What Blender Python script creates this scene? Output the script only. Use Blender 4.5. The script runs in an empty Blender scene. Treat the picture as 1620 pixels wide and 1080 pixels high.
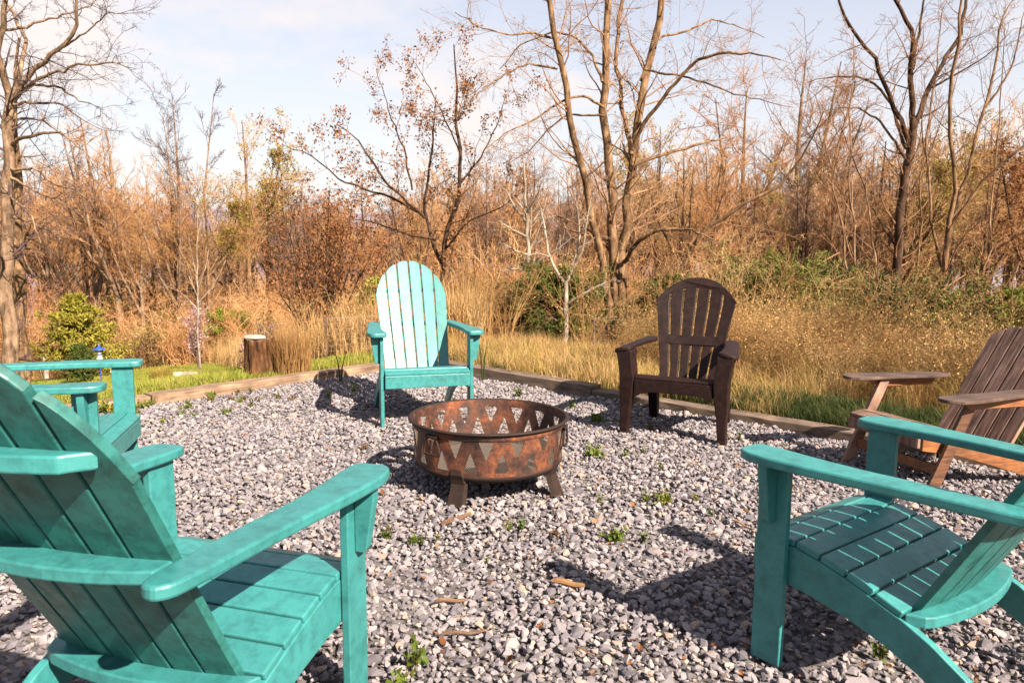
import bpy, bmesh, math, random
import numpy as np
from mathutils import Matrix, Vector
R = math.radians
rng = np.random.default_rng(7)
random.seed(7)
S = bpy.context.scene
COL = S.collection
NOTAG = object()

# ------------------------------------------------------------------ camera
F_PX, CAM_H, PITCH, ROLL = 1182.03, 1.1708, R(7.4631), R(0.3845)
cam_d = bpy.data.cameras.new('camera'); cam = bpy.data.objects.new('camera', cam_d); COL.objects.link(cam)
cam_d.sensor_width = 36; cam_d.lens = 36 * F_PX / 1620; cam_d.clip_start = 0.05; cam_d.clip_end = 9000
cam.matrix_world = Matrix.Translation((0, 0, CAM_H)) @ Matrix.Rotation(math.pi / 2 - PITCH, 4, 'X') @ Matrix.Rotation(ROLL, 4, 'Z')
S.camera = cam
cam_d.dof.use_dof = True; cam_d.dof.focus_distance = 4.0; cam_d.dof.aperture_fstop = 9.0

# ------------------------------------------------------------------ sun and sky
SUN_EL = R(37.8)
SUN_TO = Vector((-.645, .764, 0)).normalized()            # where the shadows go
sun_d = bpy.data.lights.new('sun', 'SUN'); sun = bpy.data.objects.new('sun', sun_d); COL.objects.link(sun)
sun_d.energy = 5.0; sun_d.angle = R(0.5); sun_d.color = (1.0, .88, .72)
sdir = Vector((SUN_TO.x * math.cos(SUN_EL), SUN_TO.y * math.cos(SUN_EL), -math.sin(SUN_EL)))
sun.rotation_euler = sdir.to_track_quat('-Z', 'Y').to_euler(); sun.location = (6, -8, 8)
W = bpy.data.worlds.new('World'); S.world = W; W.use_nodes = True
nt = W.node_tree; nt.nodes.clear()
def N(t, typ, **k):
    n = t.nodes.new(typ)
    for a, b in k.items():
        if a in n.inputs: n.inputs[a].default_value = b
        else: setattr(n, a, b)
    return n
sky = N(nt, 'ShaderNodeTexSky'); sky.sky_type = 'NISHITA'; sky.sun_disc = False
sky.sun_elevation = SUN_EL; sky.sun_rotation = math.atan2(-SUN_TO.x, -SUN_TO.y)
sky.air_density = 1.1; sky.dust_density = .8; sky.ozone_density = 3.0
bg = N(nt, 'ShaderNodeBackground', Strength=0.05)
tc = N(nt, 'ShaderNodeTexCoord')
sep = N(nt, 'ShaderNodeSeparateXYZ'); nt.links.new(tc.outputs['Generated'], sep.inputs[0])
add = N(nt, 'ShaderNodeMath', operation='ADD'); add.inputs[1].default_value = .22
nt.links.new(sep.outputs[2], add.inputs[0])
dv = N(nt, 'ShaderNodeVectorMath', operation='DIVIDE'); cmb = N(nt, 'ShaderNodeCombineXYZ')
for i in range(3): nt.links.new(add.outputs[0], cmb.inputs[i])
nt.links.new(tc.outputs['Generated'], dv.inputs[0]); nt.links.new(cmb.outputs[0], dv.inputs[1])
cn = N(nt, 'ShaderNodeTexNoise', Scale=.8, Detail=9.0, Roughness=.58)
off = N(nt, 'ShaderNodeVectorMath', operation='ADD'); off.inputs[1].default_value = (1.1, 4.2, 0)
nt.links.new(dv.outputs[0], off.inputs[0]); nt.links.new(off.outputs[0], cn.inputs['Vector'])
cr = N(nt, 'ShaderNodeValToRGB'); cr.color_ramp.elements[0].position = .40; cr.color_ramp.elements[1].position = .64
cr.color_ramp.elements[0].color = (.06, .06, .06, 1); cr.color_ramp.elements[1].color = (1.0, 1.0, 1.0, 1)
nt.links.new(cn.outputs[0], cr.inputs[0])
mx = N(nt, 'ShaderNodeMix', data_type='RGBA')
hz = N(nt, 'ShaderNodeMapRange', clamp=True); hz.inputs['From Min'].default_value = 0; hz.inputs['From Max'].default_value = .72; hz.inputs['To Min'].default_value = .86; hz.inputs['To Max'].default_value = .0
nt.links.new(sep.outputs[2], hz.inputs['Value'])
mxx = N(nt, 'ShaderNodeMath', operation='MAXIMUM'); nt.links.new(cr.outputs[0], mxx.inputs[0]); nt.links.new(hz.outputs[0], mxx.inputs[1])
nt.links.new(mxx.outputs[0], mx.inputs[0]); nt.links.new(sky.outputs[0], mx.inputs[6]); mx.inputs[7].default_value = (5.4, 4.95, 4.8, 1)
nt.links.new(mx.outputs[2], bg.inputs[0])
wo = N(nt, 'ShaderNodeOutputWorld'); nt.links.new(bg.outputs[0], wo.inputs[0])
S.view_settings.view_transform = 'Standard'; S.view_settings.look = 'None'; S.view_settings.gamma = 1
S.view_settings.use_curve_mapping = False; S.view_settings.exposure = 1.95
S.render.engine = 'CYCLES'; S.cycles.max_bounces = 6; S.cycles.diffuse_bounces = 3; S.cycles.transparent_max_bounces = 8
S.cycles.use_denoising = True

# ------------------------------------------------------------------ helpers
def ray(px, py):
    x, y = px - 810, py - 540
    c, s = math.cos(ROLL), math.sin(ROLL)
    x, y = x * c + y * s, -x * s + y * c
    X, u = x / F_PX, -y / F_PX
    return np.array([X, math.cos(PITCH) + u * math.sin(PITCH), u * math.cos(PITCH) - math.sin(PITCH)])
def at(px, py, Y):
    v = ray(px, py); v = v * (Y / v[1]); v[2] += CAM_H; return v
def gp(px, py, z=0.0):
    v = ray(px, py); v = v * ((z - CAM_H) / v[2]); v[2] = z; return v

P_R, N_R = np.array([.478, 5.81]), np.array([.670, .742])
P_L, N_L = np.array([-2.07, 5.87]), np.array([-.719, .695])
def dist_right(x, y): return (x - P_R[0]) * N_R[0] + (y - P_R[1]) * N_R[1]
def dist_left(x, y): return (x - P_L[0]) * N_L[0] + (y - P_L[1]) * N_L[1]
def out_dist(x, y): return np.maximum(dist_right(x, y), dist_left(x, y))
def wob(x, y):
    return (np.sin(x * 1.7 + y * .9) + np.sin(y * 2.3 - x * .6 + 1.3) + np.sin(x * .53 - y * .41 + 4)) / 3
def ground_z(x, y):
    x = np.asarray(x, float); y = np.asarray(y, float)
    s = out_dist(x, y)
    t = s - 1.0
    far_z = ([80, 300, 900, 1600, 3000, 6000], [-6.6, -14, -20, 60, 150, 120])
    k = np.interp(t, [0, 3, 25] + far_z[0], [0, -.30, -3.7] + far_z[1])
    kl = np.interp(t, [-.6, 6, 24] + far_z[0], [0, -1.20, -3.8] + far_z[1])
    b = np.clip((-.6 - x) / 1.8, 0, 1) * np.clip((s - .1) / .5, 0, 1); k = k * (1 - b) + kl * b
    far = np.clip((t - 500) / 1500, 0, 1)
    k = k + far * 45 * np.sin(x / 900 + .8) + far * 14 * np.sin(x / 310.)
    k = k + wob(x, y) * .02 * np.clip(t, 0, 3) * np.clip(1 - t / 600, 0, 1)
    inside = np.clip((s - .02) / .08, 0, 1)
    return np.where(s < .1, -.06 + inside * .07, .01 + k)

def tag(o, label=None, cat=None, group=None, kind=None):
    if label: o['label'] = label
    if cat: o['category'] = cat
    if group: o['group'] = group
    if kind: o['kind'] = kind
    return o
def empty(name, loc, rz=0, label=None, cat=None, group=None):
    o = bpy.data.objects.new(name, None); COL.objects.link(o); o.location = loc; o.rotation_euler = (0, 0, rz)
    o.empty_display_size = .1
    return tag(o, label, cat, group)
def link(name, me, mat=None, parent=None, bevel=0, coll=COL):
    o = bpy.data.objects.new(name, me)
    if coll is not None: coll.objects.link(o)
    if mat is not None and not me.materials: me.materials.append(mat)
    if parent is not None: o.parent = parent
    if bevel:
        b = o.modifiers.new('bevel', 'BEVEL'); b.width = bevel; b.segments = 2; b.limit_method = 'ANGLE'; b.angle_limit = R(40)
        b.harden_normals = False
    return o
def mesh_np(name, verts, faces, smooth=False):
    """faces: list of int arrays [M,3] or [M,4]"""
    me = bpy.data.meshes.new(name)
    verts = np.asarray(verts, np.float32).reshape(-1, 3)
    faces = [np.asarray(f, np.int32) for f in faces if len(f)]
    me.vertices.add(len(verts)); me.vertices.foreach_set('co', verts.ravel())
    tot = np.concatenate([np.full(len(f), f.shape[1], np.int32) for f in faces])
    idx = np.concatenate([f.ravel() for f in faces])
    me.loops.add(len(idx)); me.loops.foreach_set('vertex_index', idx)
    me.polygons.add(len(tot)); st = np.concatenate([[0], np.cumsum(tot)[:-1]]).astype(np.int32)
    me.polygons.foreach_set('loop_start', st); me.polygons.foreach_set('loop_total', tot)
    if smooth: me.polygons.foreach_set('use_smooth', np.ones(len(tot), bool))
    me.update(calc_edges=True)
    return me
def join(parts):
    """parts: list of (verts, [faces]) -> one"""
    V, FF, o = [], [], 0
    for v, fs in parts:
        V.append(v)
        for f in fs: FF.append(np.asarray(f) + o)
        o += len(v)
    t = [f for f in FF if f.shape[1] == 3]; q = [f for f in FF if f.shape[1] == 4]
    out = []
    if t: out.append(np.concatenate(t))
    if q: out.append(np.concatenate(q))
    return np.concatenate(V), out
def prism(pts, axis, a, b):
    """outline pts extruded along an axis; (u,v) = (y,z) for x, (x,z) for y, (x,y) for z"""
    n = len(pts); V = []
    for w in (a, b):
        for u, v in pts:
            V.append({'x': (w, u, v), 'y': (u, w, v), 'z': (u, v, w)}[axis])
    F = [tuple(range(n))[::-1], tuple(range(n, 2 * n))]
    F += [(i, (i + 1) % n, n + (i + 1) % n, n + i) for i in range(n)]
    return V, F
def mesh_py(name, V, F, fix=True, smooth=False):
    me = bpy.data.meshes.new(name); me.from_pydata([tuple(map(float, v)) for v in V], [], F)
    if fix:
        bm = bmesh.new(); bm.from_mesh(me); bmesh.ops.recalc_face_normals(bm, faces=bm.faces); bm.to_mesh(me); bm.free()
    if smooth:
        for p in me.polygons: p.use_smooth = True
    me.update(); return me
def part(name, VF, mat, parent, bevel=.003, label=None):
    o = link(name, mesh_py(name, *VF), mat, parent, bevel)
    if label: o['label'] = label
    return o
def box(x0, x1, y0, y1, z0, z1): return prism([(x0, y0), (x1, y0), (x1, y1), (x0, y1)], 'z', z0, z1)
def rounded(pts, r=.012, n=3):
    """round the corners of an outline"""
    out = []; m = len(pts)
    for i in range(m):
        p0, p1, p2 = (np.array(pts[(i + j) % m], float) for j in (-1, 0, 1))
        a, b = p0 - p1, p2 - p1; la, lb = np.linalg.norm(a), np.linalg.norm(b)
        rr = min(r, la * .45, lb * .45)
        s, e = p1 + a / la * rr, p1 + b / lb * rr
        for k in range(n + 1):
            t = k / n; out.append(tuple((1 - t) ** 2 * s + 2 * t * (1 - t) * p1 + t * t * e))
    return out

# ------------------------------------------------------------------ materials
def new_mat(name):
    m = bpy.data.materials.new(name); m.use_nodes = True; t = m.node_tree; t.nodes.clear()
    out = N(t, 'ShaderNodeOutputMaterial'); p = N(t, 'ShaderNodeBsdfPrincipled'); t.links.new(p.outputs[0], out.inputs[0])
    return m, t, p
def ramp(t, fac, stops):
    r = N(t, 'ShaderNodeValToRGB'); e = r.color_ramp.elements
    while len(e) < len(stops): e.new(.5)
    for k, (pos, c) in enumerate(stops): e[k].position = pos; e[k].color = (*c, 1)
    t.links.new(fac, r.inputs[0]); return r.outputs[0]
def noise(t, scale, detail=4, rough=.6, vec=None, stretch=None):
    n = N(t, 'ShaderNodeTexNoise', Scale=scale, Detail=detail, Roughness=rough)
    if vec is not None:
        if stretch:
            mp = N(t, 'ShaderNodeMapping'); mp.inputs['Scale'].default_value = stretch; t.links.new(vec, mp.inputs[0]); vec = mp.outputs[0]
        t.links.new(vec, n.inputs['Vector'])
    return n.outputs[0]
def mixc(t, fac, a, b, mode='MIX'):
    m = N(t, 'ShaderNodeMix', data_type='RGBA', blend_type=mode)
    for s, v in ((0, fac), (6, a), (7, b)):
        if hasattr(v, 'is_linked'): t.links.new(v, m.inputs[s])
        else: m.inputs[s].default_value = v if s == 0 else (*v, 1)
    return m.outputs[2]
def bump(t, p, h, strength=.3, dist=.01):
    b = N(t, 'ShaderNodeBump', Strength=strength, Distance=dist); t.links.new(h, b.inputs['Height']); t.links.new(b.outputs[0], p.inputs['Normal'])
def coords(t, kind='Object'): return N(t, 'ShaderNodeTexCoord').outputs[kind]

ALB = .495
def dk(stops): return [(p_, tuple(x * ALB for x in c_)) for p_, c_ in stops]
def paint_mat(name, col, dirt, dirt_amt=.5, rough=.42):
    m, t, p = new_mat(name); v = coords(t)
    oi = N(t, 'ShaderNodeObjectInfo').outputs['Random']
    a = ramp(t, noise(t, 9, 6, .65, v), dk([(.3, tuple(c * .86 for c in col)), (.7, tuple(min(1, c * 1.10) for c in col))]))
    d = ramp(t, noise(t, 22, 8, .75, v), [(.45, (0, 0, 0)), (.75, (dirt_amt,) * 3)])
    c = mixc(t, d, a, tuple(x * ALB for x in dirt))
    fade = ramp(t, oi, [(0, (.90, .90, .90)), (1, (1.06, 1.06, 1.06))])
    c = mixc(t, 1.0, c, fade, 'MULTIPLY')
    t.links.new(c, p.inputs['Base Color'])
    rr = ramp(t, noise(t, 40, 4, .6, v), [(.3, (rough - .08,) * 3), (.7, (rough + .14,) * 3)])
    t.links.new(rr, p.inputs['Roughness'])
    bump(t, p, noise(t, 160, 3, .7, v, (1, .25, .25)), .12, .002)
    return m
def wood_mat(name, cols, rough=.75, grain=(60, 4, 60), bs=.5, spec=.5):
    m, t, p = new_mat(name); v = coords(t)
    oi = N(t, 'ShaderNodeObjectInfo').outputs['Random']
    sh = N(t, 'ShaderNodeVectorMath', operation='ADD'); t.links.new(v, sh.inputs[0])
    cm = N(t, 'ShaderNodeVectorMath', operation='SCALE'); cm.inputs[0].default_value = (7, 5, 3); t.links.new(oi, cm.inputs['Scale']); t.links.new(cm.outputs[0], sh.inputs[1])
    g = noise(t, 1.0, 7, .65, sh.outputs[0], grain)
    c = ramp(t, g, dk([(.30, cols[0]), (.5, cols[1]), (.70, cols[2])]))
    b = ramp(t, noise(t, 6, 5, .6, sh.outputs[0]), [(.35, (.55, .55, .55)), (.65, (1.15, 1.15, 1.15))])
    c = mixc(t, 1.0, c, b, 'MULTIPLY')
    t.links.new(c, p.inputs['Base Color']); p.inputs['Roughness'].default_value = rough
    p.inputs['Specular IOR Level'].default_value = spec
    bump(t, p, g, bs, .003)
    return m
def leafy_mat(name, stops, rough=.7, trans=0.0, scale=3):
    """colour varies per instance or object and over space"""
    m, t, p = new_mat(name)
    oi = N(t, 'ShaderNodeObjectInfo').outputs['Random']
    nz = noise(t, scale, 3, .6, coords(t))
    ad = N(t, 'ShaderNodeMath', operation='ADD'); t.links.new(oi, ad.inputs[0]); t.links.new(nz, ad.inputs[1])
    fr = N(t, 'ShaderNodeMath', operation='MULTIPLY'); fr.inputs[1].default_value = .5; t.links.new(ad.outputs[0], fr.inputs[0])
    c = ramp(t, fr.outputs[0], dk(stops))
    t.links.new(c, p.inputs['Base Color']); p.inputs['Roughness'].default_value = rough
    p.inputs['Specular IOR Level'].default_value = .2
    if trans:
        tr = N(t, 'ShaderNodeBsdfTranslucent'); t.links.new(c, tr.inputs[0])
        ms = N(t, 'ShaderNodeMixShader', Fac=trans); t.links.new(p.outputs[0], ms.inputs[1]); t.links.new(tr.outputs[0], ms.inputs[2])
        o = [n for n in t.nodes if n.type == 'OUTPUT_MATERIAL'][0]; t.links.new(ms.outputs[0], o.inputs[0])
    return m
M = {}
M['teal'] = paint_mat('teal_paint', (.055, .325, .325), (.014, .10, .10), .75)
M['teal_dirty_shaded'] = paint_mat('mildewed_shaded_teal_paint', (.036, .235, .215), (.008, .04, .035), 1.0)  # mottled mildew over a base darkened to carry the shade on the chair backs
M['brown'] = paint_mat('brown_resin', (.015, .0042, .0030), (.085, .028, .017), .50, .55)
M['brown'].node_tree.nodes['Principled BSDF'].inputs['Specular IOR Level'].default_value = .22
M['old'] = wood_mat('weathered_wood', [(.07, .030, .020), (.25, .13, .085), (.46, .28, .20)], .8, (55, 5, 5))
M['old_orange2'] = wood_mat('stained_leg_wood', [(.05, .018, .008), (.17, .06, .022), (.28, .12, .045)], .6, (70, 7, 70))
M['old_pale'] = wood_mat('sunlit_tone_slats', [(.12, .05, .035), (.42, .22, .15), (.74, .48, .36)], .8, (55, 5, 5))  # same wood lightened, sunlight put into the colour of the dim back slats
M['old_shaded'] = wood_mat('shaded_weathered_wood', [(.035, .016, .011), (.12, .062, .044), (.24, .145, .105)], .8, (55, 5, 5))  # same wood darkened, tree shade over the armrests put into the colour
M['old_orange'] = wood_mat('sheltered_wood', [(.13, .038, .010), (.36, .12, .030), (.48, .19, .055)], .6, (70, 7, 70))
M['timber'] = wood_mat('edging_timber', [(.09, .055, .04), (.26, .17, .12), (.40, .29, .21)], .85, (5, 60, 60))
M['timber_red'] = wood_mat('reddish_edging_timber', [(.14, .08, .05), (.40, .24, .145), (.56, .38, .25)], .85, (5, 60, 60))
M['bark'] = wood_mat('bark', [(.055, .03, .018), (.28, .16, .085), (.54, .34, .19)], .9, (14, 14, 3), 1.0, .1)
M['bark_dark'] = wood_mat('dark_bark', [(.03, .018, .013), (.10, .055, .035), (.22, .125, .08)], .9, (14, 14, 3), .8, .1)
M['bark_grey'] = wood_mat('grey_bark', [(.08, .048, .034), (.34, .215, .14), (.58, .40, .27)], .9, (9, 9, 2), 1.0, .1)
M['bark_white'] = wood_mat('pale_bark', [(.28, .20, .14), (.52, .41, .32), (.70, .60, .49)], .8, (9, 9, 3), .4, .1)
M['twig'] = leafy_mat('twigs', [(.1, (.12, .055, .032)), (.5, (.34, .17, .085)), (.9, (.58, .34, .185))], .85)
M['twig_far'] = leafy_mat('far_twigs', [(.1, (.28, .105, .04)), (.45, (.66, .31, .125)), (.7, (.78, .44, .20)), (.95, (.88, .64, .40))], .85, 0, .3)
M['twig_plum'] = leafy_mat('plum_twigs', [(.1, (.10, .06, .06)), (.9, (.26, .16, .14))], .85)
M['dead_leaf'] = leafy_mat('dead_oak_leaves', [(.15, (.22, .07, .025)), (.5, (.42, .165, .06)), (.85, (.55, .29, .13))], .6, .35, 5)
M['litter'] = leafy_mat('fallen_leaves', [(.1, (.13, .05, .022)), (.5, (.34, .13, .045)), (.9, (.50, .32, .17))], .6, .2, 5)
M['straw'] = leafy_mat('dry_grass', [(.1, (.40, .19, .065)), (.5, (.76, .45, .18)), (.9, (.92, .70, .38))], .7, .3, 2)
M['straw_yellow'] = leafy_mat('yellowing_grass', [(.1, (.34, .23, .04)), (.5, (.62, .44, .11)), (.9, (.76, .60, .22))], .7, .3, 2)
M['lawn'] = leafy_mat('lawn_blades', [(.15, (.22, .30, .03)), (.5, (.42, .43, .06)), (.7, (.58, .48, .12)), (.95, (.66, .46, .18))], .6, .35, .5)
M['grass_green'] = leafy_mat('green_grass_blades', [(.15, (.025, .055, .010)), (.5, (.06, .095, .018)), (.75, (.18, .15, .045)), (.95, (.34, .23, .09))], .6, .3, 2)
M['cedar'] = leafy_mat('cedar_sprays', [(.2, (.10, .14, .015)), (.55, (.30, .31, .035)), (.9, (.58, .45, .07))], .7, .2, 2)
M['cedar_dark'] = leafy_mat('dark_evergreen', [(.15, (.03, .06, .012)), (.5, (.10, .135, .022)), (.75, (.22, .23, .035)), (.95, (.42, .34, .07))], .7, .2, 2)
M['spring_leaf'] = leafy_mat('young_green_leaves', [(.2, (.26, .34, .03)), (.6, (.46, .50, .06)), (.9, (.66, .56, .12))], .6, .4, 2)
M['yellow_leaf'] = leafy_mat('yellow_green_buds', [(.2, (.36, .30, .04)), (.6, (.50, .42, .07)), (.9, (.58, .42, .12))], .6, .4, 2)
M['olive_leaf'] = leafy_mat('olive_undergrowth', [(.2, (.12, .11, .03)), (.6, (.28, .22, .05)), (.9, (.42, .28, .08))], .7, .3, 2)
M['bramble_leaf'] = leafy_mat('bramble_leaves', [(.15, (.08, .10, .018)), (.4, (.20, .15, .035)), (.65, (.48, .22, .07)), (.9, (.62, .34, .14))], .6, .3, 5)
M['redbud'] = leafy_mat('redbud_blossom', [(.2, (.62, .34, .38)), (.9, (.85, .60, .60))], .6, .3, 3)
M['weed'] = leafy_mat('weed_leaves', [(.15, (.07, .12, .015)), (.6, (.20, .27, .035)), (.9, (.48, .42, .08))], .5, .35, 40)
M['weed_red'] = leafy_mat('reddish_weed_leaves', [(.2, (.20, .08, .03)), (.9, (.35, .30, .08))], .5, .35, 40)
M['yellow_flower'] = leafy_mat('yellow_petals', [(.2, (.75, .55, .03)), (.9, (.85, .68, .08))], .5, .3, 40)

def rust_mat(name, dark=0.0):
    m, t, p = new_mat(name); v = coords(t)
    n1 = noise(t, 7, 8, .7, v); n2 = noise(t, 45, 6, .7, v)
    c = ramp(t, n1, dk([(.36, (.028, .011, .008)), (.50, (.13, .038, .016)), (.62, (.33, .095, .03)), (.80, (.55, .22, .08))]))
    c2 = ramp(t, n2, [(.35, (.35, .32, .30)), (.7, (1.2, 1.15, 1.1))])
    c = mixc(t, 1.0, c, c2, 'MULTIPLY')
    if dark: c = mixc(t, dark, c, (.018, .011, .009))
    t.links.new(c, p.inputs['Base Color'])
    t.links.new(ramp(t, n1, [(.3, (.45, .45, .45)), (.6, (.85, .85, .85))]), p.inputs['Roughness'])
    p.inputs['Metallic'].default_value = 0
    bump(t, p, n2, .35, .003); return m
M['rust'] = rust_mat('rusted_steel'); M['rust_dark'] = rust_mat('blackened_rusted_steel', .93)
def plain(name, col, rough=.7, metal=0):
    m, t, p = new_mat(name); p.inputs['Roughness'].default_value = rough; p.inputs['Metallic'].default_value = metal
    c = ramp(t, noise(t, 30, 5, .6, coords(t)), dk([(.3, tuple(x * .8 for x in col)), (.7, tuple(min(1, x * 1.12) for x in col))]))
    t.links.new(c, p.inputs['Base Color']); return m
M['ash'] = plain('ash', (.09, .07, .06), .95)
M['mesh'] = plain('mesh_wire', (.38, .28, .21), .6, .3)
M['wire'] = plain('galvanised_wire', (.45, .38, .30), .5, .3)
M['post'] = plain('pale_post_wood', (.62, .52, .42), .8)
M['blue'] = plain('blue_enamel', (.03, .10, .50), .4)
M['white'] = plain('white_enamel', (.75, .74, .74), .5)
M['screw'] = plain('screw_head', (.10, .11, .10), .4, .7)

# gravel
m, t, p = new_mat('gravel_stone')
oi = N(t, 'ShaderNodeObjectInfo').outputs['Random']
c = ramp(t, oi, dk([(.0, (.18, .165, .19)), (.25, (.28, .25, .275)), (.6, (.385, .34, .365)), (.88, (.48, .42, .43)), (1, (.54, .40, .31))]))
c = mixc(t, 1.0, c, ramp(t, noise(t, 45, 6, .7, coords(t)), [(.3, (.74, .73, .75)), (.7, (1.12, 1.10, 1.08))]), 'MULTIPLY')
t.links.new(c, p.inputs['Base Color']); p.inputs['Roughness'].default_value = .85; p.inputs['Specular IOR Level'].default_value = .25
bump(t, p, noise(t, 180, 4, .7, coords(t)), .4, .002); M['stone'] = m
m, t, p = new_mat('gravel_bed'); v = coords(t)
vo = N(t, 'ShaderNodeTexVoronoi', Scale=42.0); t.links.new(v, vo.inputs['Vector'])
sc = N(t, 'ShaderNodeSeparateColor'); t.links.new(vo.outputs['Color'], sc.inputs[0])
c = ramp(t, sc.outputs[0], dk([(0, (.08, .065, .06)), (1, (.24, .21, .21))]))
t.links.new(c, p.inputs['Base Color']); p.inputs['Roughness'].default_value = .95
bump(t, p, vo.outputs['Distance'], -1.0, .012); M['bed'] = m
# terrain: mown lawn, straw and leaf litter by noise; distant woodland
m, t, p = new_mat('meadow_ground'); v = coords(t)
at_l = N(t, 'ShaderNodeAttribute', attribute_name='lawn').outputs['Fac']
at_f = N(t, 'ShaderNodeAttribute', attribute_name='far').outputs['Fac']
n1 = noise(t, .9, 6, .65, v); n2 = noise(t, 14, 6, .7, v)
lawn = ramp(t, n1, dk([(.30, (.24, .31, .04)), (.5, (.42, .42, .07)), (.62, (.58, .46, .14)), (.8, (.64, .44, .19))]))
straw = ramp(t, n1, dk([(.3, (.20, .10, .04)), (.55, (.36, .20, .09)), (.75, (.46, .29, .15))]))
c = mixc(t, at_l, straw, lawn)
c = mixc(t, 1.0, c, ramp(t, n2, [(.3, (.6, .6, .6)), (.7, (1.15, 1.15, 1.15))]), 'MULTIPLY')
farc = ramp(t, noise(t, .012, 8, .7, v), [(.35, (.15, .13, .16)), (.65, (.20, .175, .20))])
c = mixc(t, at_f, c, farc)
t.links.new(c, p.inputs['Base Color']); p.inputs['Roughness'].default_value = .95; p.inputs['Specular IOR Level'].default_value = .1
bump(t, p, n2, .6, .03); M['ground'] = m

# ------------------------------------------------------------------ the ground
def warp(lo, hi, step, far, n):
    core = np.arange(lo, hi + 1e-6, step)
    g = step * np.geomspace(1, (far / step) ** 1.0, n); g = np.cumsum(g * (far / np.sum(g)))
    return core, g
def axis(lo, hi, step, far, n, farneg=None):
    core = np.arange(lo, hi + 1e-6, step)
    g = np.geomspace(step, far, n)
    gn = np.geomspace(step, farneg or far, n if farneg is None else 18)
    return np.concatenate([(lo - gn)[::-1], core, hi + g])
xs = axis(-7, 5, .12, 7000, 60); ys = axis(1.5, 9.5, .12, 6500, 80, 40)
X, Y = np.meshgrid(xs, ys); Z = ground_z(X, Y)
nx, ny = len(xs), len(ys); ii = np.arange(nx * ny).reshape(ny, nx)
q = np.stack([ii[:-1, :-1], ii[:-1, 1:], ii[1:, 1:], ii[1:, :-1]], -1).reshape(-1, 4)
me = mesh_np('ground', np.stack([X, Y, Z], -1).reshape(-1, 3), [q], True)
s = out_dist(X, Y).ravel(); dl = dist_left(X, Y).ravel(); dr = dist_right(X, Y).ravel()
lawn = (np.clip((-1.3 - X.ravel()) / .8, 0, 1) * np.clip((24 - dl) / 4, 0, 1))
lawn = np.maximum(lawn, np.clip((1.1 - dr) / .4, 0, 1) * (X.ravel() > .6))
a = me.attributes.new('lawn', 'FLOAT', 'POINT'); a.data.foreach_set('value', lawn.astype(np.float32))
a = me.attributes.new('far', 'FLOAT', 'POINT'); a.data.foreach_set('value', np.clip((s - 130) / 300, 0, 1).astype(np.float32))
tag(link('ground', me, M['ground']), kind='structure')

corner = np.array([-.889, 7.05]); DR = np.array([.742, -.670]); DL = np.array([-.695, -.719])
A = corner + DR * 9.0; B = corner + DL * 8.0
pad = [tuple(corner), tuple(A), (A[0], -3), (B[0], -3), tuple(B)]
tag(link('gravel_pad', mesh_py('gravel_pad', [(x, y, -.012) for x, y in pad], [tuple(range(5))]), M['bed']), kind='structure')

# ------------------------------------------------------------------ scatter by geometry nodes (stuff only)
def scatter(name, protos, P, rot, scl, mat=None, **tags):
    coll = bpy.data.collections.new(name + '_shapes')
    for o in protos: coll.objects.link(o)
    me = bpy.data.meshes.new(name); me.vertices.add(len(P)); me.vertices.foreach_set('co', np.asarray(P, np.float32).ravel())
    a = me.attributes.new('rot', 'FLOAT_VECTOR', 'POINT'); a.data.foreach_set('vector', np.asarray(rot, np.float32).ravel())
    a = me.attributes.new('scl', 'FLOAT_VECTOR', 'POINT'); a.data.foreach_set('vector', np.asarray(scl, np.float32).ravel())
    a = me.attributes.new('pick', 'INT', 'POINT'); a.data.foreach_set('value', rng.integers(0, len(protos), len(P)).astype(np.int32))
    o = link(name, me)
    g = bpy.data.node_groups.new(name + '_nodes', 'GeometryNodeTree')
    g.interface.new_socket('Geometry', in_out='INPUT', socket_type='NodeSocketGeometry')
    g.interface.new_socket('Geometry', in_out='OUTPUT', socket_type='NodeSocketGeometry')
    gi, go = g.nodes.new('NodeGroupInput'), g.nodes.new('NodeGroupOutput')
    ci = g.nodes.new('GeometryNodeCollectionInfo'); ci.inputs['Collection'].default_value = coll
    ci.inputs['Separate Children'].default_value = True; ci.inputs['Reset Children'].default_value = True
    ip = g.nodes.new('GeometryNodeInstanceOnPoints'); ip.inputs['Pick Instance'].default_value = True
    def na(nm, typ):
        n = g.nodes.new('GeometryNodeInputNamedAttribute'); n.data_type = typ; n.inputs['Name'].default_value = nm
        return [s for s in n.outputs if s.enabled][0]
    g.links.new(gi.outputs[0], ip.inputs['Points']); g.links.new(ci.outputs[0], ip.inputs['Instance'])
    g.links.new(na('pick', 'INT'), ip.inputs['Instance Index'])
    er = g.nodes.new('FunctionNodeEulerToRotation'); g.links.new(na('rot', 'FLOAT_VECTOR'), er.inputs[0]); g.links.new(er.outputs[0], ip.inputs['Rotation'])
    g.links.new(na('scl', 'FLOAT_VECTOR'), ip.inputs['Scale']); g.links.new(ip.outputs[0], go.inputs[0])
    md = o.modifiers.new('scatter', 'NODES'); md.node_group = g
    o['kind'] = 'stuff'
    for k, v_ in tags.items(): o[k] = v_
    return o
def uni(n, a, b): return rng.uniform(a, b, n)
def upright(n, tilt=.15): return np.stack([rng.normal(0, tilt, n), rng.normal(0, tilt, n), uni(n, 0, 6.283)], 1)
def iso(n, a, b): return np.repeat(uni(n, a, b)[:, None], 3, 1)

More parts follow.
